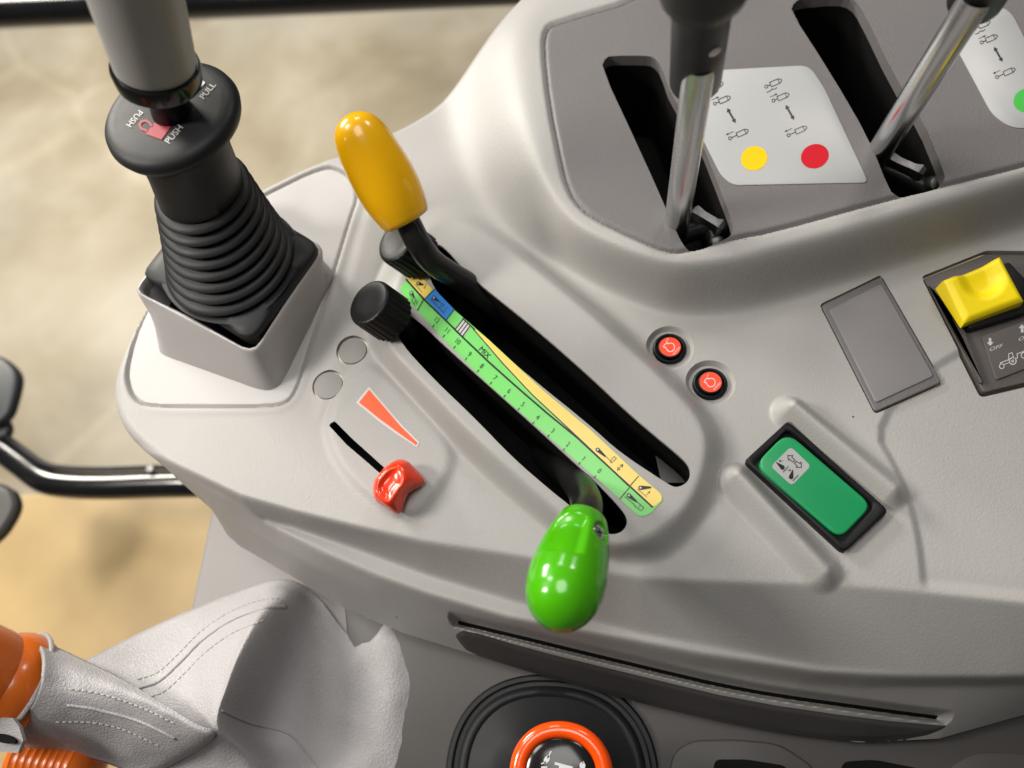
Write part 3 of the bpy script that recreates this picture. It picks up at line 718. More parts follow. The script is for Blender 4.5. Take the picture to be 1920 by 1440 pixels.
pr = [text_px('PULL', z1([(1068, 466)])[0], (60, -70), 11, (-.80, -.52), 1.05), text_px('PUSH', z1([(894, 690)])[0], (62, -72), 11.5, (-.80, -.52), 1.05), text_px('PUSH', z1([(693, 610)])[0], (-60, 70), 10.5, (.80, .50), 1.05), stroke(z1([(1003, 470), (1046, 424)]), 6)]
for p_ in pr: draped('lettering', p_, .25, 'print_white', pl, don)
draped('lock_symbol', join2(poly2(z1([(748, 688), (796, 630), (878, 652), (830, 718)])), stroke(z1([(752, 672), (726, 660), (718, 640), (728, 624), (748, 620), (768, 630), (782, 648)]), 4.2)), .25, 'print_red', pl, don)
sb_, st_ = P(322, 208, zd), P(303, 150, zd+24)
gd = _n(st_-sb_)
obj('stem', *lathe(sb_-gd*2, gd, [(0, 11), (14, 10.5), (34, 10.5)], 28), 'black_plastic', joy)
hb = P(292, 126, 180.); ht = P(240, -60, 232.); hd = _n(ht-hb)
obj('collar', *lathe(hb-hd*9, hd, [(0, 12), (.3, 20), (1.2, 21.6), (9, 22.4), (10.5, 22.0), (10.8, 20)], 56), 'black_gloss', joy)
obj('grip', *lathe(hb+hd*1.6, hd, [(0, 19), (.8, 20.4), (10, 20.8), (30, 21.4), (60, 22), (110, 22.5), (125, 20), (132, 12), (134, .01)], 56), 'handle_grey', joy)

# ------------------------------------------------------------------ hitch levers
def knob_rings(a, b, prof, n=48, flat=1.0, up=(0, 0, 1)):
    d = b-a; L = np.linalg.norm(d); x, y, d = frame(d, up)
    return loft([ring(a+d*L*s, x, y, r, n, r*flat) for s, r in prof]), (x, y, d, L)
yl_ = thing('hitch_lever', 'bent black lever with a long glossy yellow knob', 'lever', P(860, 560, -20))
ya, yb = P(764, 416, 62.), P(652, 214, 112.)
prof = [(0, 5), (.002, 13.5), (.012, 15.2), (.05, 16.4), (.15, 18.2), (.28, 19.6), (.42, 19.9), (.56, 19.2), (.7, 18.0), (.8, 16.6), (.87, 14.9), (.92, 12.6), (.96, 9.4), (.985, 6), (.997, 2.6), (1, .01)]
(V, F), _ = knob_rings(ya, yb, prof, 56, .92); obj('knob', V, F, 'yellow_knob', yl_, sharp=50)
yd = _n(yb-ya)
path = catmull([ya+yd*10, ya-yd*2, P(786, 458, 52), P(808, 488, 40), P(840, 511, 27), P(880, 535, 12), P(930, 575, -8), P(990, 630, -45)], 8)
obj('rod', *tube(path, 8.2, 28), 'black_satin', yl_)
gl_ = thing('hitch_lever', 'bent black lever with a glossy green egg-shaped knob', 'lever', P(1090, 930, -20))
ga, gb = P(1095, 972, 46.), P(1038, 1176, 74.)
gprof = [(0, 9), (.004, 12.6), (.02, 13.8), (.06, 14.8), (.15, 16.6), (.28, 18.7), (.42, 20.3), (.56, 21.2), (.68, 20.9), (.78, 19.3), (.86, 16.7), (.92, 13.3), (.96, 9.6), (.985, 5.8), (.997, 2.4), (1, .01)]
NG, NP = 96, 110
sg = np.r_[0, .003, np.linspace(.012, .97, NP-8), .98, .988, .994, .998, 1]
rg = np.interp(sg, *zip(*gprof))*.94
for _ in range(4): rg[3:-2] = (rg[2:-3]+2*rg[3:-2]+rg[4:-1])/4
gx, gy, gd_ = frame(gb-ga); GL = np.linalg.norm(gb-ga)
view = _n(CAM-(ga+gb)/2); va = math.atan2(np.dot(view, gy), np.dot(view, gx))
rings = []
tt = np.arange(NG)*2*np.pi/NG
for s, r in zip(sg, rg):
    da = (va-tt+np.pi)%(2*np.pi)-np.pi        # 0 = towards the driver
    # thumb hollow: a D-shaped dish ending in a step, screw pocket beside it
    sb2 = .55-.05*(da+.3)**2; st2 = .09+.10*(da+.35)**2
    dish = 4.2*sst((sb2-s)/.022)*sst((s-st2)/.16)*sst((.20-da)/.16)*sst((da+1.5)/.7)
    p_ = np.clip(1-(((s-.21)/.095)**2+((da-.72)/.34)**2), 0, 1); pocket = sst(p_/.25)*3.2
    rr = r-dish-pocket
    rings.append(ga+gd_*GL*s+np.outer(np.cos(tt)*rr, gx)+np.outer(np.sin(tt)*rr, gy))
obj('knob', *loft(rings), 'green_knob', gl_, sharp=70)
a_ = va-.72; rs_ = float(np.interp(.21, sg, rg))-3.0
sn = _n(gx*math.cos(a_)+gy*math.sin(a_)); sp = ga+gd_*GL*.21+sn*rs_
sw = obj('screw', *lathe(sp-sn*1, sn, [(0, 4.5), (1.4, 4.5), (2.0, 4.0), (2.3, 2.8), (2.3, .01)], 28), 'chrome', gl_)
sx_, sy_, _ = frame(sn); c_ = sp+sn*1.36
obj('recess', np.array([c_+sx_*x+sy_*y for x, y in [(-2.2, -.5), (2.2, -.5), (2.2, .5), (-2.2, .5), (-.5, -2.2), (.5, -2.2), (.5, 2.2), (-.5, 2.2)]]), [[0, 1, 2, 3], [4, 5, 6, 7]], 'void_black', sw, smooth=False)
path = catmull([ga+gd_*8, ga-gd_*1, P(1100, 946, 34), P(1092, 922, 20), P(1076, 900, 6), P(1055, 880, -12), P(1020, 850, -45)], 8)
obj('rod', *tube(path, 9.0, 28), 'black_satin', gl_)
# ------------------------------------------------------------------ ribbed stop knobs
def dial(face, back, label):
    a, b = P(*back), P(*face); d = b-a; L = np.linalg.norm(d); x, y, d = frame(d)
    t = thing('ribbed_knob', label, 'knob', a, 'ribbed stop knobs'); NT = 144
    tq = np.arange(NT)*2*np.pi/NT; saw = np.where((np.arange(NT)//3) % 2 == 0, 1.0, 0)
    R_ = 16.6; rings = []
    for s, r, k in ((0, R_-1.5, .2), (.04, R_, 1), (.86, R_-.3, 1), (.91, R_-.5, .6), (.94, R_-.7, .1), (.975, R_-1.3, 0), (.995, R_-2.2, 0), (1.0, R_-3.4, 0), (1.0, R_-8, 0), (.985, R_-10, 0), (.985, .01, 0)):
        rr = r-(1-saw)*.75*k
        rings.append(a+d*L*s+np.outer(np.cos(tq)*rr, x)+np.outer(np.sin(tq)*rr, y))
    obj('cap', *loft(rings), 'black_plastic', t, sharp=28)
    obj('shank', *lathe(a-d*16, d, [(0, 8.5), (17, 8.5)], 28), 'black_satin', t)
    return t
dial((690, 566, 44), (736, 598, 22), 'ribbed black knob at the end of the lower slot')
dial((742, 450, 42), (788, 482, 20), 'ribbed black knob half hidden behind the yellow lever')
# ------------------------------------------------------------------ red slider
OUT = [(697, 920), (700, 900), (718, 876), (738, 862), (752, 858), (767, 864), (785, 884), (799, 900), (800, 907), (782, 913), (766, 920), (758, 932), (756, 948), (753, 962), (745, 967), (733, 958), (715, 948), (702, 938)]
zO = [13, 14, 14, 14, 13, 12, 9, 6, 5, 7, 10, 11, 8, 5, 5, 8, 11, 13]
RID = [(705, 917), (709, 902), (724, 884), (738, 874), (748, 873), (754, 880), (757, 893), (757, 905), (753, 911), (747, 917), (739, 928), (732, 941), (728, 945), (718, 940), (709, 930)]
c0 = P(732, 910, 12); nn = 40
zt0 = float(Hf(*P(735, 905, 3)[:2]))
o_ = radial(OUT, [z+zt0-1 for z in zO], nn, c0); b_ = o_.copy(); b_[:, :2] = c0[:2]+(o_[:, :2]-c0[:2])*.92; b_[:, 2] = zt0+1.2+(o_[:, 2]-zt0)*.12
r_ = radial(RID, 21+zt0-2, nn, c0); m_ = o_+(r_-o_)*.5; m_[:, 2] += 1.2
i_ = r_.copy(); i_[:, :2] = c0[:2]+(r_[:, :2]-c0[:2])*.8; i_[:, 2] -= .9
j_ = r_.copy(); j_[:, :2] = c0[:2]+(r_[:, :2]-c0[:2])*.55; j_[:, 2] -= 2.6
k_ = r_.copy(); k_[:, :2] = c0[:2]+(r_[:, :2]-c0[:2])*.2; k_[:, 2] -= 3.0
b2 = o_.copy(); b2[:, :2] = c0[:2]+(o_[:, :2]-c0[:2])*.99; b2[:, 2] = zt0+1.2+(o_[:, 2]-zt0)*.55
sl = thing('slider_knob', 'small glossy red thumb slider with a scooped top', 'slider', (c0[0], c0[1], zt0))
subsurf(obj('thumb_piece', *loft([b_, b2, o_, m_, r_, i_, j_, k_]), 'red_knob', sl, sharp=0), 1)
obj('stalk', *lathe((c0[0]+2, c0[1]-1, -14), (0, 0, 1), [(0, 2.2), (20, 2.2)], 14), 'black_satin', sl)
# ------------------------------------------------------------------ engine speed push buttons
for i, (c, num) in enumerate(zip(BTN, '21')):
    p = D(*c)[0]; z = p[2]+.4
    obj('button_socket', *skirt('btn%d' % i, 3.6, 2.4), 'deck', con)
    t = thing('push_button', 'round red push button marked %s, %s of the pair' % (num, 'upper left' if i == 0 else 'lower right'), 'button', (p[0], p[1], z-6), 'red push buttons')
    B0 = np.array((p[0], p[1], z-6.5))
    obj('bezel_ring', *lathe(B0, (0, 0, 1), [(-1, 10.9), (3.6, 10.9), (4.4, 10.7), (5.0, 10.1), (5.2, 9.4), (4.8, 8.7), (3, 8.4), (3, .01)], 56), 'black_plastic', t)
    obj('socket_floor', *lathe(B0+[0, 0, 2.0], (0, 0, 1), [(0, 14.6), (.6, 14.6), (.7, 9)], 48, cap0=False, cap1=False), 'deck', con)
    cp = obj('button_cap', *lathe(B0, (0, 0, 1), [(2, 7.7), (5.8, 7.7), (6.5, 7.5), (6.7, 7.1), (6.7, .01)], 56), 'black_plastic', t)
    on = plane_on((0, 0, B0[2]+6.7), (0, 0, 1))
    cu, cv = px(B0+[0, 0, 6.7])
    lab = obj('red_label', *lathe(B0+[0, 0, 6.6], (0, 0, 1), [(0, 6.8), (.25, 6.8), (.25, .01)], 48), 'button_red', cp)
    off = np.array((cu, cv))-np.array(zBt([(478, 608) if i == 0 else (986, 1032)])[0])
    zb_ = lambda q: [tuple(np.array(zBt([(x+(0 if i == 0 else 508), y+(0 if i == 0 else 424))])[0])+off) for x, y in q]
    eng = [(432, 562), (398, 602), (412, 618), (424, 612), (440, 645), (470, 668), (505, 664), (532, 636), (536, 600), (520, 572), (490, 562), (462, 568), (448, 572), (452, 560)]
    prn = [stroke(zb_(eng), 1.5, True), text_px(num, zb_([(446, 524)])[0], (.72, .62), 6.2, (.55, -.83)), text_px('n/min', zb_([(555, 655)])[0], (.62, -.72), 5.2, (-.70, -.66), 1.1)]
    draped('white_print', join2(*prn), .28, 'print_white', lab, on)
# ------------------------------------------------------------------ green rocker switch
g4 = dxy(GBEZ); zg = float(Hf(*g4.mean(0)))
gs = thing('rocker_switch', 'green rocker switch with white symbol in a black frame', 'switch', (*g4.mean(0), zg-8))
def bil(q, s, t): return (q[0]*(1-s)*(1-t)+q[1]*s*(1-t)+q[2]*s*t+q[3]*(1-s)*t)
obj('switch_seat', *skirt('gbez', 5), 'deck', con)
go_ = round_poly(inset(g4, .5), 4); gi_ = round_poly(XY(zz(1180, 440, 2.323)([(540, 1000), (690, 845), (1072, 1180), (925, 1345)]), zg+5), 4)
def frame_ring(o, i, zlo, zhi, bev=1.0):
    return loft([np.c_[o, np.full(len(o), zlo)], np.c_[o, np.full(len(o), zhi-bev)], np.c_[o+(i-o)*.12, np.full(len(o), zhi-.2)], np.c_[o+(i-o)*.25, np.full(len(o), zhi)], np.c_[o+(i-o)*.85, np.full(len(o), zhi)], np.c_[i, np.full(len(o), zhi-.8)], np.c_[i, np.full(len(o), zlo)]], True, False, False)
obj('frame', *frame_ring(go_, gi_, zg-5, zg+5.5), 'black_plastic', gs, sharp=50)
rk4 = np.array([P(u, v, z) for (u, v), z in zip(zz(1180, 440, 2.323)([(546, 1002), (688, 858), (1060, 1178), (918, 1326)]), (zg+9.5, zg+9.5, zg+3.6, zg+3.6))])
rq = round_poly(rk4[:, :2], [9, 9, 7, 7]); A_ = np.c_[rk4[:, :2], np.ones(4)]; co = np.linalg.lstsq(A_, rk4[:, 2], rcond=None)[0]
def tiltz(V, ref): V = V.copy(); V[:, 2] += V[:, :2]@co[:2]+co[2]-ref; return V
V, F = prism(rq, zg-2, zg+6, 1.2, 4)
tz = V[:, 2] > zg; V[tz] = tiltz(V[tz], zg+6)
obj('switch_floor', *prism(round_poly(inset(g4, 3), 3), zg-6, zg+.5, .3), 'black_plastic', gs)
rk = obj('rocker', V, F, 'green_rocker', gs, sharp=45)
gn = _n((-co[0], -co[1], 1)); gon = plane_on((0, 0, co[2]), gn)
wl = draped('symbol_field', poly2(round_poly(zG([(465, 870), (850, 490), (1240, 860), (870, 1240)]), 8)), .10, 'decal_grey', rk, gon)
gp_ = [stroke(zG([(792, 660), (892, 660), (868, 690), (930, 745), (888, 785), (828, 730), (808, 752)]), 1.5, True), stroke(zG([(960, 770), (1020, 812), (1050, 790), (1055, 888), (955, 890), (980, 865), (920, 808)]), 1.5, True)]
def pear(tip, eye, r): tip, eye = np.array(zG([tip])[0]), np.array(zG([eye])[0]); d = tip-eye; return arm(eye, d, np.linalg.norm(d), r, .7)
gp_ += [pear((572, 790), (690, 890), 4.4), pear((893, 935), (858, 1072), 4.4), stroke(zG([(800, 872), (705, 980)]), 1.5), stroke(zG([(992, 1040), (892, 1148)]), 1.5), stroke(zG([(705, 760), (635, 762)]), 1.0), stroke(zG([(650, 742), (628, 768), (660, 782)]), 1.0), stroke(zG([(785, 950), (850, 942)]), 1.0), stroke(zG([(822, 925), (852, 940), (840, 965)]), 1.0)]
draped('black_print', join2(*gp_), .2, 'ink', wl, gon)

# ------------------------------------------------------------------ yellow rocker switch
y4 = XY([(1728, 517), (1880, 456), (2010, 660), (1842, 742)], 1); zy = float(Hf(*P(1700, 620, 0)[:2]))
ys_ = thing('rocker_switch', 'yellow scooped rocker switch in a brown frame at the right edge', 'switch', (*y4.mean(0), zy-8))
obj('switch_seat', *skirt('ybez', 5), 'deck', con)
yo = XY([(1732, 521), (1852, 474), (2020, 478), (2026, 692), (1846, 735)], zy)
obj('bezel', *prism(round_poly(yo, 2), zy-10, zy-1.0, .8), 'bezel_brown', ys_)
# raised cheeks of the bezel beside the rocker
ck = [(1735, 528), (1760, 560), (1776, 590), (1800, 612), (1812, 628), (1846, 720), (1836, 716), (1790, 610)]
V, F = prism(smooth_poly(XY(ck, zy+1), 1), zy-3, zy+2.2, .8); obj('cheek', V, F, 'bezel_brown', ys_)
pb = XY(zY([(340, 490), (540, 690), (530, 805), (990, 690), (1250, 600), (1000, 300), (760, 200)]), zy+2)
obj('rocker_base', *prism(round_poly(XY(zY([(318, 480), (490, 700), (520, 812), (1000, 668), (1150, 560), (850, 240)]), zy+3), 2), zy-4, zy+5, .6), 'black_plastic', ys_)
NU, NV = 41, 33
cor = [zY([(322, 372)])[0], zY([(800, 172)])[0], zY([(1000, 545)])[0], zY([(498, 735)])[0]]
zc4 = [zy+17, zy+20, zy+14, zy+11]; c4 = np.array([P(u, v, z) for (u, v), z in zip(cor, zc4)])
rings = []
U = np.linspace(0, 1, NU); Vv = np.linspace(0, 1, NV); G = np.zeros((NU, NV, 3))
for i, s in enumerate(U):
    for j, t in enumerate(Vv):
        s2, t2 = s, t
        p = bil(c4, s2, t2).copy()
        ex = ((s-.56)/.36); ey = (t-.28)/.44
        d_ = math.hypot(ex, max(ey, -.35 if ey < 0 else ey)) if ey > 0 else abs(ex)
        p[2] -= 5.2*float(sst((1.12-d_)/.75))*(1 if ey > 0 else (1-.25*abs(ey)))
        em = min(s, 1-s, t, 1-t); kx = 1-min(em/.10, 1)
        p[2] -= 2.4*kx**2.2
        p[:2] += (c4.mean(0)[:2]-p[:2])*.0
        G[i, j] = p
edge = [G[i, 0] for i in range(NU)]+[G[NU-1, j] for j in range(1, NV)]+[G[i, NV-1] for i in range(NU-2, -1, -1)]+[G[0, j] for j in range(NV-2, 0, -1)]
edge = np.array(edge)
Vt = G.reshape(-1, 3); Ft = [[i*NV+j, i*NV+j+1, (i+1)*NV+j+1, (i+1)*NV+j] for i in range(NU-1) for j in range(NV-1)]
lowr = edge.copy(); lowr[:, 2] = zy+4; lowr[:, :2] += (lowr[:, :2]-c4.mean(0)[:2])*.04; mid = (edge+lowr)/2; mid[:, 2] = edge[:, 2]-2; mid[:, :2] = edge[:, :2]+(edge[:, :2]-c4.mean(0)[:2])*.02
sk_ = loft([edge, mid, lowr], True, False, False)
tag(obj('rocker', *join((Vt, Ft), sk_), 'yellow_rocker', ys_, sharp=60), 'bright yellow scooped rocker')
ptx = round_poly(zY([(630, 858), (1250, 640), (1380, 980), (755, 1228)]), 6)
pq = XY([tuple(p) for p in ptx], zy+.3); sy_p = obj('symbol_plate', *prism(pq, zy-2, zy+.3, .4), 'bezel_brown', ys_)
yon = plane_on((0, 0, zy+.3), (0, 0, 1))
trac = [stroke(zY([(792, 1100), (790, 1082), (860, 1055), (862, 1005), (890, 996), (905, 1045), (935, 1040)]), 1.3), stroke(zY(arc2((803, 1110), 20, 0, 360)), 1.3, True), stroke(zY(arc2((895, 1066), 29, 0, 360)), 1.6, True), stroke(zY(arc2((895, 1066), 9, 0, 360, 10)), 1.2, True), stroke(zY([(825, 1095), (868, 1078)]), 1.2), stroke(zY([(935, 1035), (932, 1005), (1000, 980)]), 1.3), stroke(zY(arc2((990, 1018), 24, 0, 360)), 1.4, True),
        text_px('OFF', zY([(755, 952)])[0], (.93, -.30), 7.5, (.25, -.97), 1.35), text_px('ON', zY([(992, 868)])[0], (.93, -.30), 7.5, (.25, -.97), 1.35)]
trac += arrow(zY([(702, 872)])[0], zY([(706, 938)])[0], 5, 13, 7)+arrow(zY([(976, 825)])[0], zY([(972, 756)])[0], 5, 13, 7)
draped('white_print', join2(*trac), .12, 'print_white', sy_p, yon)
# ------------------------------------------------------------------ chrome spool levers
def spool(bot, top, slb, slt, label, bk, nut, screw=None):
    b, t_ = P(*bot), P(*top); d = _n(t_-b); t = thing('spool_lever', label, 'lever', b, 'chrome spool levers')
    L = np.linalg.norm(t_-b)
    obj('rod', *lathe(b, d, [(0, 8), (L, 8)], 40), 'chrome', t)
    s0 = P(*slb); sd_ = _n(P(*slt)-s0)
    sl_ = obj('sleeve', *lathe(s0, sd_, [(0, 8.2), (0, 12.8), (.8, 13.4), (38, 13.3), (72, 13.4), (76, 14.2), (78, 17), (81, 19), (90, 20), (120, 20), (135, 18), (142, 10), (143, .01)], 48), 'black_plastic', t)
    if screw:
        from mathutils.bvhtree import BVHTree
        SV, SF = lathe(s0, sd_, [(0, 13.4), (38, 13.3), (84, 13.4)], 48)
        rd = ray(*screw); h = BVHTree.FromPolygons([tuple(p) for p in SV], SF).ray_cast(Vector(CAM), Vector(_n(rd)))
        if h[0] is not None:
            q = np.array(h[0]); ax = s0+sd_*np.dot(q-s0, sd_); dr = _n(q-ax); q = ax+dr*12.9
            so = obj('grub_screw', *lathe(q, dr, [(0, 3.0), (.7, 3.0), (.9, 2.6), (.9, .01)], 24), 'chrome', sl_)
            fx_, fy_, _ = frame(dr); k = q+dr*.98
            obj('screw_slot', np.array([k+fx_*x+fy_*y for x, y in [(-2.4, -1.1), (-1.8, -1.6), (2.4, 1.1), (1.8, 1.6)]]), [[0, 1, 2, 3]], 'void_black', so, smooth=False)
    # crank plate under the panel: thick forged link with bolt
    a, e = P(*bk[0]), P(*bk[1]); ld = _n(e-a); ll = np.linalg.norm(e-a); up = np.array((0, 0, 1.)); sd2 = _n(np.cross(up, ld)); up2 = np.cross(ld, sd2)
    sec = lambda k, w, h: a+ld*k+np.array([sd2*w+up2*h, -sd2*w+up2*h, -sd2*w-up2*h, sd2*w-up2*h])
    V, F = loft([sec(0, 2.2, 3.5), sec(1.5, 3.2, 5.5), sec(ll*.3, 2.6, 4.5), sec(ll*.7, 2.6, 4.5), sec(ll-3, 3.6, 5.5), sec(ll, 2.6, 4)])
    obj('crank_link', V, F, 'steel', t, sharp=30)
    nb = P(*nut); V, F = lathe(nb-[0, 0, 4], (.25, -.55, .8), [(0, 5), (5, 5), (7, 4.4), (8, 2.6), (8.2, .01)], 6 if False else 20); obj('bolt', V, F, 'steel', t, sharp=35)
    obj('fork', *tube(catmull([b+d*6, b-d*4, (a+e)/2-[0, 0, 8], nb-[0, 0, 8]], 5), 6.5, 12), 'black_satin', t)
spool((1266, 440, 22), (1312, 120, 165), (1304, 150, 140), (1316, 20, 200), 'leaning chrome lever with black sleeve beside the yellow dot sticker', ((1298, 398, 26), (1356, 432, 24)), (1342, 450, 20), (1340, 97))
spool((1640, 300, 24), (1835, -10, 165), (1830, -2, 150), (1875, -85, 190), 'leaning chrome lever between the red dot and green dot stickers', ((1662, 300, 26), (1730, 330, 26)), (1748, 338, 26))
# hydraulic linkage glimpsed deep in the upper slot
obj('linkage_plate', *loft([np.array([P(u, v, z) for u, v in ((1228, 850), (1262, 880), (1290, 905), (1240, 905))]) for z in (-18, -20)]), 'lip_grey', con, sharp=20)
# ------------------------------------------------------------------ lower console and what stands on it
ZL = -110.0
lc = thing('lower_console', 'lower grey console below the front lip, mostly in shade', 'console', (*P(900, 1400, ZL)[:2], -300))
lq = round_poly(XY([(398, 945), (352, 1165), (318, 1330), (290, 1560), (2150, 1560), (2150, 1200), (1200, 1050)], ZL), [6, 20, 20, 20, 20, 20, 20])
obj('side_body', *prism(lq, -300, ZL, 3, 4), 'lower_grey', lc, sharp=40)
obj('lower_deck_shade', *prism(round_poly(XY([(640, 1080), (660, 1300), (690, 1560), (2150, 1560), (2150, 1200), (1200, 1050)], ZL+1.5), 12), ZL-3, ZL+1.5, 1.5), 'deck_shaded', lc, sharp=40)  # plate added over side_body to carry the shade as a darker colour
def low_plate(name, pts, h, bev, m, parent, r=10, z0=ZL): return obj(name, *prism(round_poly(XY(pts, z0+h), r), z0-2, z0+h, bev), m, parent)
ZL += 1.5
lid = low_plate('tray_lid', [(1244, 1500), (1262, 1412), (1296, 1388), (1380, 1386), (1462, 1394), (1530, 1440), (1545, 1500)], 3.0, 1.4, 'deck_shaded', lc, 8)
low_plate('tray_slot_shade', [(1330, 1500), (1340, 1424), (1400, 1424), (1475, 1436), (1500, 1500)], 3.4, .3, 'void_black', lid, 4)  # black sheet set proud of the lid, painting the darkness inside a slot
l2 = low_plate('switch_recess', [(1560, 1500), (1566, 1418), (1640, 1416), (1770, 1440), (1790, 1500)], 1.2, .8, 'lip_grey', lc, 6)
low_plate('recess_shade', [(1572, 1500), (1578, 1428), (1640, 1424), (1750, 1446), (1770, 1500)], 1.6, .3, 'void_black', l2, 5)  # raised black sheet; its colour stands in for shade down in the recess
low_plate('side_cap', [(1765, 1500), (1775, 1440), (1830, 1408), (1930, 1412), (1990, 1450), (1990, 1500)], 2.0, 1.2, 'deck_shaded', lc, 14)
# range lever in its oval boot
gcx = P(1033, 1462, ZL); gt = thing('range_lever', 'orange ringed black lever knob in an oval black boot, at the bottom edge', 'lever', gcx)
ex = lambda r, z, dx=0, dy=0: np.c_[ring((gcx[0]+dx, gcx[1]+dy, 0), np.array((1, 0, 0)), np.array((0, 1, 0)), r*1.0, 72, r*.92, .86)[:, :2], np.full(72, z)]
obj('boot', *loft([ex(70, ZL-1), ex(70, ZL+3), ex(68.5, ZL+5), ex(66, ZL+5.2), ex(64.5, ZL+3.5), ex(62, ZL+3.5), ex(60.5, ZL+7), ex(58, ZL+8.5), ex(55.5, ZL+8), ex(54.5, ZL+6.8), ex(53, ZL+7.4), ex(40, ZL+13), ex(26, ZL+22), ex(16, ZL+40), ex(13, ZL+50)]), 'rubber', gt, sharp=45)
kc = P(1052, 1452, -46.); kx = lambda r, z, e=.95: np.c_[ring((kc[0], kc[1], 0), np.array((1, 0, 0)), np.array((0, 1, 0)), r, 64, r*.94, e)[:, :2], np.full(64, kc[2]+z)]
obj('knob_body', *loft([kx(12, -20), kx(20, -14), kx(26, -8), kx(28, -3), kx(26, -1)]), 'black_plastic', gt)
obj('orange_ring', *loft([kx(26, -5), kx(29, -4), kx(30.4, -1), kx(30, 2), kx(28, 4.2), kx(25, 5), kx(22.4, 4.4), kx(20.8, 3), kx(20.2, 0)], True, False, False), 'orange_gloss', gt, sharp=60)
kp = obj('knob_face', *loft([kx(20.4, 0), kx(20.2, 2.6), kx(18, 3.6), kx(10, 4.2), kx(.01, 4.4)]), 'black_gloss', gt)
kon = plane_on((0, 0, kc[2]+4.4), (0, 0, 1)); zK = zz(780, 1120, 3.692)
draped('white_print', join2(poly2(zK([(960, 1140), (1085, 1172), (1088, 1195), (1020, 1190), (1020, 1260), (990, 1260), (990, 1165), (960, 1158)])), disc2(zK([(905, 1122)])[0], 5, 18, 8, .5), stroke(zK([(912, 1110), (934, 1068)]), 2.6), stroke(zK([(868, 1152), (898, 1140)]), 2.2), disc2(zK([(1152, 1165)])[0], 5.5, 18, 7), stroke(zK([(1152, 1150), (1160, 1136)]), 1.6), stroke(zK([(870, 1176), (906, 1176)]), 3)), .25, 'print_white', kp, kon)
# ------------------------------------------------------------------ leather gaiter with an orange grip
from mathutils.bvhtree import BVHTree
def net(rows, m=7, mu=7):                   # bicubic surface through control points (u, v, z in the picture)
    A = np.array([[P(u, v, z) for u, v, z in r] for r in rows])
    B_ = np.array([catmull(A[i], mu) for i in range(A.shape[0])])
    C_ = np.array([catmull(B_[:, j], m) for j in range(B_.shape[1])]).transpose(1, 0, 2)
    a, b = C_.shape[:2]
    F = [[i*b+j, (i+1)*b+j, (i+1)*b+j+1, i*b+j+1] for i in range(a-1) for j in range(b-1)]
    return C_.reshape(-1, 3), F
gai = thing('gaited_lever', 'orange handle wrapped in a folded pale grey leather gaiter', 'lever', (*P(560, 1330, ZL)[:2], ZL))
skirt_rows = [
 [(150, 1243, -62), (300, 1168, -82), (450, 1106, -92), (532, 1086, -95), (590, 1112, -104), (662, 1196, -109), (720, 1168, -109), (757, 1196, -110)],
 [(200, 1262, -55), (330, 1205, -68), (455, 1146, -71), (532, 1114, -77), (592, 1158, -101), (664, 1222, -108), (728, 1205, -107), (772, 1238, -110)],
 [(255, 1298, -50), (345, 1256, -54), (440, 1205, -50), (488, 1172, -55), (560, 1222, -99), (655, 1275, -107), (733, 1262, -105), (778, 1286, -110)],
 [(325, 1346, -44), (368, 1318, -43), (415, 1294, -36), (440, 1280, -40), (520, 1312, -97), (635, 1340, -106), (725, 1330, -105), (772, 1342, -110)],
 [(355, 1382, -46), (382, 1370, -41), (402, 1364, -34), (422, 1362, -40), (498, 1384, -95), (615, 1402, -105), (712, 1400, -105), (762, 1402, -110)],
 [(300, 1432, -70), (370, 1432, -66), (430, 1424, -58), (470, 1425, -62), (530, 1440, -90), (615, 1462, -98), (704, 1466, -105), (748, 1468, -110)],
 [(290, 1500, -80), (370, 1500, -76), (440, 1500, -70), (490, 1500, -72), (540, 1505, -88), (615, 1520, -98), (700, 1520, -101), (740, 1520, -110)]]
V, F = net(skirt_rows)
def crumple(V, amp, wl, seed):              # soft creases of the hide
    r = np.random.RandomState(seed); d = np.zeros(len(V))
    for k in range(9):
        a = r.uniform(0, 2*np.pi); w_ = wl*r.uniform(.6, 1.8); ph = r.uniform(0, 6.28)
        t = (V[:, 0]*np.cos(a)+V[:, 1]*np.sin(a))/w_*6.28+ph+1.3*np.sin((V[:, 1]*np.cos(a)-V[:, 0]*np.sin(a))/w_*2.1+ph)
        d += (1-np.abs(np.sin(t)))**2*r.uniform(.4, 1)
    V = V.copy(); V[:, 2] += amp*(d-d.mean()); return V
V = crumple(V, .55, 46, 3)
sk = obj('gaiter_skirt', V, F, 'leather', gai, sharp=0); so = sk.modifiers.new('solid', 'SOLIDIFY'); so.thickness = .0018; so.offset = -1
bv_s = BVHTree.FromPolygons([tuple(p) for p in V], F)
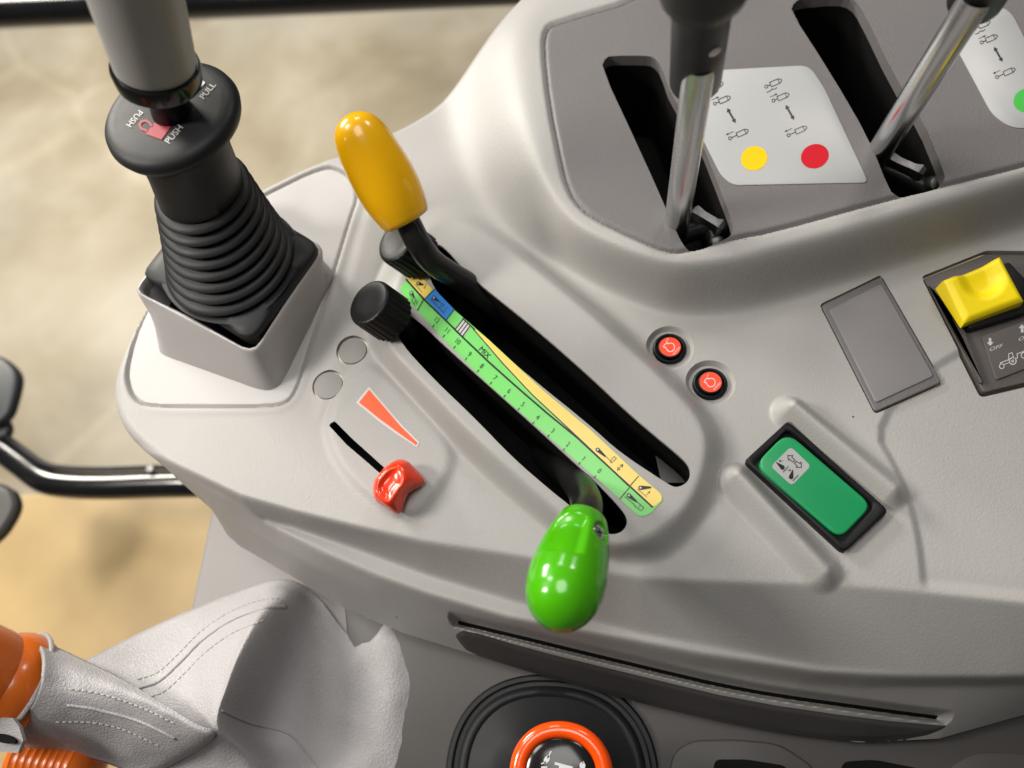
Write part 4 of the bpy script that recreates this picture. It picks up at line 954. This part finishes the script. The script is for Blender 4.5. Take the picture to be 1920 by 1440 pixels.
sleeve = [
 [(62, 1192, -40), (80, 1222, -18), (80, 1268, -8), (66, 1312, -14), (40, 1352, -34), (8, 1378, -62)],
 [(100, 1210, -38), (112, 1246, -20), (110, 1292, -14), (95, 1335, -22), (72, 1378, -42), (48, 1408, -68)],
 [(160, 1238, -34), (170, 1272, -22), (162, 1315, -22), (145, 1352, -32), (122, 1388, -50), (98, 1412, -72)],
 [(235, 1276, -30), (243, 1303, -24), (230, 1340, -30), (210, 1372, -41), (186, 1402, -56), (160, 1420, -72)],
 [(310, 1322, -26), (313, 1340, -25), (296, 1370, -34), (272, 1395, -45), (245, 1418, -58), (212, 1436, -72)],
 [(370, 1358, -27), (366, 1370, -27), (346, 1390, -37), (318, 1408, -47), (280, 1428, -60), (236, 1446, -72)],
 [(402, 1372, -32), (396, 1382, -33), (372, 1398, -42), (338, 1416, -52), (296, 1436, -63), (246, 1456, -74)],
 [(404, 1384, -48), (398, 1392, -50), (372, 1408, -56), (338, 1426, -63), (298, 1446, -71), (250, 1466, -79)]]
V2, F2 = net(sleeve); V2 = crumple(V2, .5, 40, 8); F2 = [q[::-1] for q in F2]; s2 = obj('gaiter_sleeve', V2, F2, 'leather', gai, sharp=0); so = s2.modifiers.new('solid', 'SOLIDIFY'); so.thickness = .0022; so.offset = -1
bv_2 = BVHTree.FromPolygons([tuple(p) for p in V2], F2)
def on_tree(bv, u, v, lift):
    d = ray(float(u), float(v)); h = bv.ray_cast(Vector(CAM), Vector(_n(d)))
    return None if h[0] is None else np.array(h[0])-_n(d)*lift
def seam(bv, pts, w, dash=None, lift=.35, name='seam', m='stitch', parent=None):
    q = catmull(np.array(pts, float), 14); P3 = [on_tree(bv, u, v, lift) for u, v in q]; P3 = [p for p in P3 if p is not None]
    P3 = np.array(P3)
    if dash:
        s = np.r_[0, np.cumsum(np.linalg.norm(np.diff(P3, axis=0), axis=1))]; parts = []
        for k in np.arange(0, s[-1]-dash, dash*1.45):
            t = np.linspace(k, k+dash, 4); pp = np.c_[[np.interp(t, s, P3[:, i]) for i in range(3)]].T
            parts.append(tube(pp, w, 6))
        obj(name, *join(*parts), m, parent, sharp=0)['kind'] = 'stuff'
    else: obj(name, *tube(P3, w, 8), m, parent, sharp=0)
pip = [(262, 1290), (300, 1276), (340, 1240), (378, 1202), (430, 1166), (490, 1142), (535, 1138)]
seam(bv_s, pip, 1.5, None, -.3, 'piping', 'leather', sk)
seam(bv_s, [(x-4, y-16) for x, y in pip], .45, 2.6, .2, 'stitching', 'stitch', sk)
seam(bv_s, [(x+8, y+20) for x, y in pip[:-1]], .45, 2.6, .2, 'stitching', 'stitch', sk)
seam(bv_s, [(415, 1332), (470, 1356), (540, 1375), (580, 1420), (600, 1450)], .8, None, .1, 'piping', 'leather', sk)
seam(bv_2, [(126, 1322), (180, 1330), (260, 1352), (330, 1385)], 1.1, None, -.2, 'piping', 'leather', s2)
seam(bv_2, [(130, 1292), (190, 1302), (260, 1325), (330, 1358)], .45, 2.6, .2, 'stitching', 'stitch', s2)
seam(bv_2, [(105, 1354), (170, 1355), (230, 1368), (300, 1400)], .45, 2.6, .2, 'stitching', 'stitch', s2)
# collar ring, grip, strap end, ribbed lower part
g0, g1 = P(46, 1290, -42.), P(-70, 1255, -8.); gdir = _n(g1-g0)
obj('grip', *lathe(g0-gdir*8, gdir, [(0, 24), (6, 30), (12, 32), (20, 32.4), (26, 30.5), (29, 28.5), (34, 29.5), (50, 31), (80, 32), (100, 28), (106, 10)], 48), 'orange_grip', gai)
obj('collar_piping', *tube(np.vstack([ring(g0+gdir*5.5, *frame(gdir)[:2], 33, 40), ring(g0+gdir*5.5, *frame(gdir)[:2], 33, 40)[:1]]), 1.6, 8), 'leather', gai)
lp = P(120, 1440, -75.)
obj('lower_grip', *lathe(P(40, 1425, -80.), _n(P(215, 1450, -84.)-P(40, 1425, -80.)), [(0, 18)]+[(4+k*5+j*1.6, 20+(1.3 if j == 1 else 0)) for k in range(9) for j in range(3)]+[(52, 18), (56, 8)], 36), 'orange_grip', gai, sharp=50)
te = [P(-10, 1345, -18.), P(30, 1346, -16.), P(42, 1362, -16.), P(50, 1388, -18.), P(40, 1412, -22.), P(-10, 1408, -24.)]
V, F = loft([np.array(te), np.array(te)+[0, 0, 3.0]]); st = obj('strap_end', V, F, 'leather', gai, sharp=30)
hq = np.array([P(u, v, -12.6) for u, v in disc2((6, 1385), 24, 24, 8, .25)[0]]); obj('eyelet', *loft([hq-[0, 0, 2], hq]), 'void_black', st)
# ------------------------------------------------------------------ hall floor, door frame, cab floor
def concrete():
    m = bpy.data.materials.new('concrete'); m.use_nodes = True; nt = m.node_tree; b = nt.nodes['Principled BSDF']; N, L = nt.nodes.new, nt.links.new
    tc = N('ShaderNodeTexCoord'); a = N('ShaderNodeTexNoise'); a.inputs['Scale'].default_value = 2.3; a.inputs['Detail'].default_value = 7; a.inputs['Roughness'].default_value = .55; a.inputs['Distortion'].default_value = .35
    c = N('ShaderNodeTexNoise'); c.inputs['Scale'].default_value = .9; c.inputs['Detail'].default_value = 3
    r = N('ShaderNodeValToRGB'); r.color_ramp.elements[0].position = .3; r.color_ramp.elements[0].color = (.30, .25, .17, 1); r.color_ramp.elements[1].position = .72; r.color_ramp.elements[1].color = (.56, .51, .42, 1)
    e = r.color_ramp.elements.new(.5); e.color = (.43, .375, .28, 1)
    mx = N('ShaderNodeMix'); mx.data_type = 'RGBA'; mx.inputs[7].default_value = (.42, .425, .41, 1)
    rr = N('ShaderNodeMapRange'); rr.inputs['From Min'].default_value = .45; rr.inputs['From Max'].default_value = .7; rr.inputs['To Max'].default_value = .55
    w_ = N('ShaderNodeTexVoronoi'); w_.feature = 'DISTANCE_TO_EDGE'; w_.inputs['Scale'].default_value = .55; w_.inputs['Randomness'].default_value = 1
    k = N('ShaderNodeMapRange'); k.inputs['From Max'].default_value = .012; k.inputs['To Min'].default_value = 1.15; k.inputs['To Max'].default_value = 1
    m2 = N('ShaderNodeMix'); m2.data_type = 'RGBA'; m2.blend_type = 'MULTIPLY'; m2.inputs['Factor'].default_value = 1
    L(tc.outputs['Object'], a.inputs['Vector']); L(tc.outputs['Object'], c.inputs['Vector'])
    wv = N('ShaderNodeMix'); wv.data_type = 'VECTOR'; wv.inputs['Factor'].default_value = .12; L(tc.outputs['Object'], wv.inputs[4]); L(a.outputs['Color'], wv.inputs[5]); L(wv.outputs[1], w_.inputs['Vector'])
    L(a.outputs['Fac'], r.inputs['Fac']); L(r.outputs['Color'], mx.inputs[6]); L(c.outputs['Fac'], rr.inputs['Value']); L(rr.outputs['Result'], mx.inputs['Factor'])
    L(w_.outputs['Distance'], k.inputs['Value']); L(mx.outputs[2], m2.inputs[6]); L(k.outputs['Result'], m2.inputs[7]); L(m2.outputs[2], b.inputs['Base Color'])
    b.inputs['Roughness'].default_value = .42; MATS['concrete'] = m
concrete()
mat('tan_board', (.46, .33, .155), .5, mottle=.12, mscale=9)
mat('frame_black', (.007, .007, .008), .2, coat=.3, rvar=.05)
ZF = -1500.0
tag(obj('floor', np.array([(-7000, -5000, ZF), (7000, -5000, ZF), (7000, 9000, ZF), (-7000, 9000, ZF)]), [[0, 1, 2, 3]], 'concrete', None, smooth=False), kind='structure')
# door frame: lower rail with bent corner, upper rail
zr = -330.0
fr_ = thing('door_frame', 'black tubular door rail with a bent corner at the left edge', 'rail', P(150, 905, zr))
pth = catmull([P(u, v, z) for u, v, z in ((430, 906, zr), (300, 908, zr), (200, 911, zr), (130, 909, zr), (85, 900, zr), (45, 872, zr), (5, 842, zr), (-60, 790, zr))], 10)
obj('tube', *tube(pth, 15.5, 28), 'frame_black', fr_)
obj('seal', *tube(pth+[0, 17, 9], 3.2, 10), 'rubber', fr_)
bt = P(284, 880, zr+14); obj('bolt', *lathe(bt, (0, 0, 1), [(0, 5), (3, 5), (4, 4), (4.2, .01)], 20), 'steel', fr_)
zu = -420.0
ur = thing('upper_rail', 'straight glossy black rail along the top left edge', 'rail', P(400, 22, zu))
obj('tube', *lathe(P(-120, 26, zu), _n(P(1250, -42, zu)-P(-120, 26, zu)), [(0, 30), (1800, 30)], 36), 'frame_black', ur)
obj('rail_lip', *lathe(P(-120, -30, zu+30), _n(P(1250, -98, zu+30)-P(-120, -30, zu+30)), [(0, 14), (1800, 14)], 20), 'frame_black', ur)
# tan board on the cab floor, dark covers at the left edge
zt_ = -470.0
bq_ = XY([(28, 926), (372, 926), (470, 1010), (520, 1500), (-420, 1620), (-60, 1150)], zt_)
tag(obj('tan_board', *prism(round_poly(bq_, 18), zt_-8, zt_, 2), 'tan_board', None), 'warm tan board on the cab floor below the black rail', 'board')
cb = XY([(-90, 640), (0, 664), (26, 686), (34, 706), (26, 742), (14, 780), (-20, 800), (-90, 800)], -300)
pc = thing('plastic_cover', 'dark blue-grey rounded cover at the left edge above the rail', 'cover', P(-20, 740, -330))
obj('shell', *prism(smooth_poly(cb, 2), -312, -300, 6), 'dark_cover', pc)
obj('foot', *prism(smooth_poly(XY([(-60, 770), (5, 775), (18, 800), (5, 822), (-60, 830)], -315), 2), -325, -315, 4), 'dark_cover', pc)
cb = XY([(-90, 900), (10, 905), (28, 935), (24, 960), (-8, 1010), (-90, 1060)], -300)
sc_ = thing('seat_corner', 'dark grey rounded corner at the left edge below the rail', 'cover', P(-30, 960, -340))
obj('shell', *prism(smooth_poly(cb, 2), -314, -300, 6), 'dark_cover2', sc_)
obj('piping', *tube(np.c_[smooth_poly(cb, 2), np.full(len(smooth_poly(cb, 2)), -304.)], 1.5, 8), 'rubber', sc_)
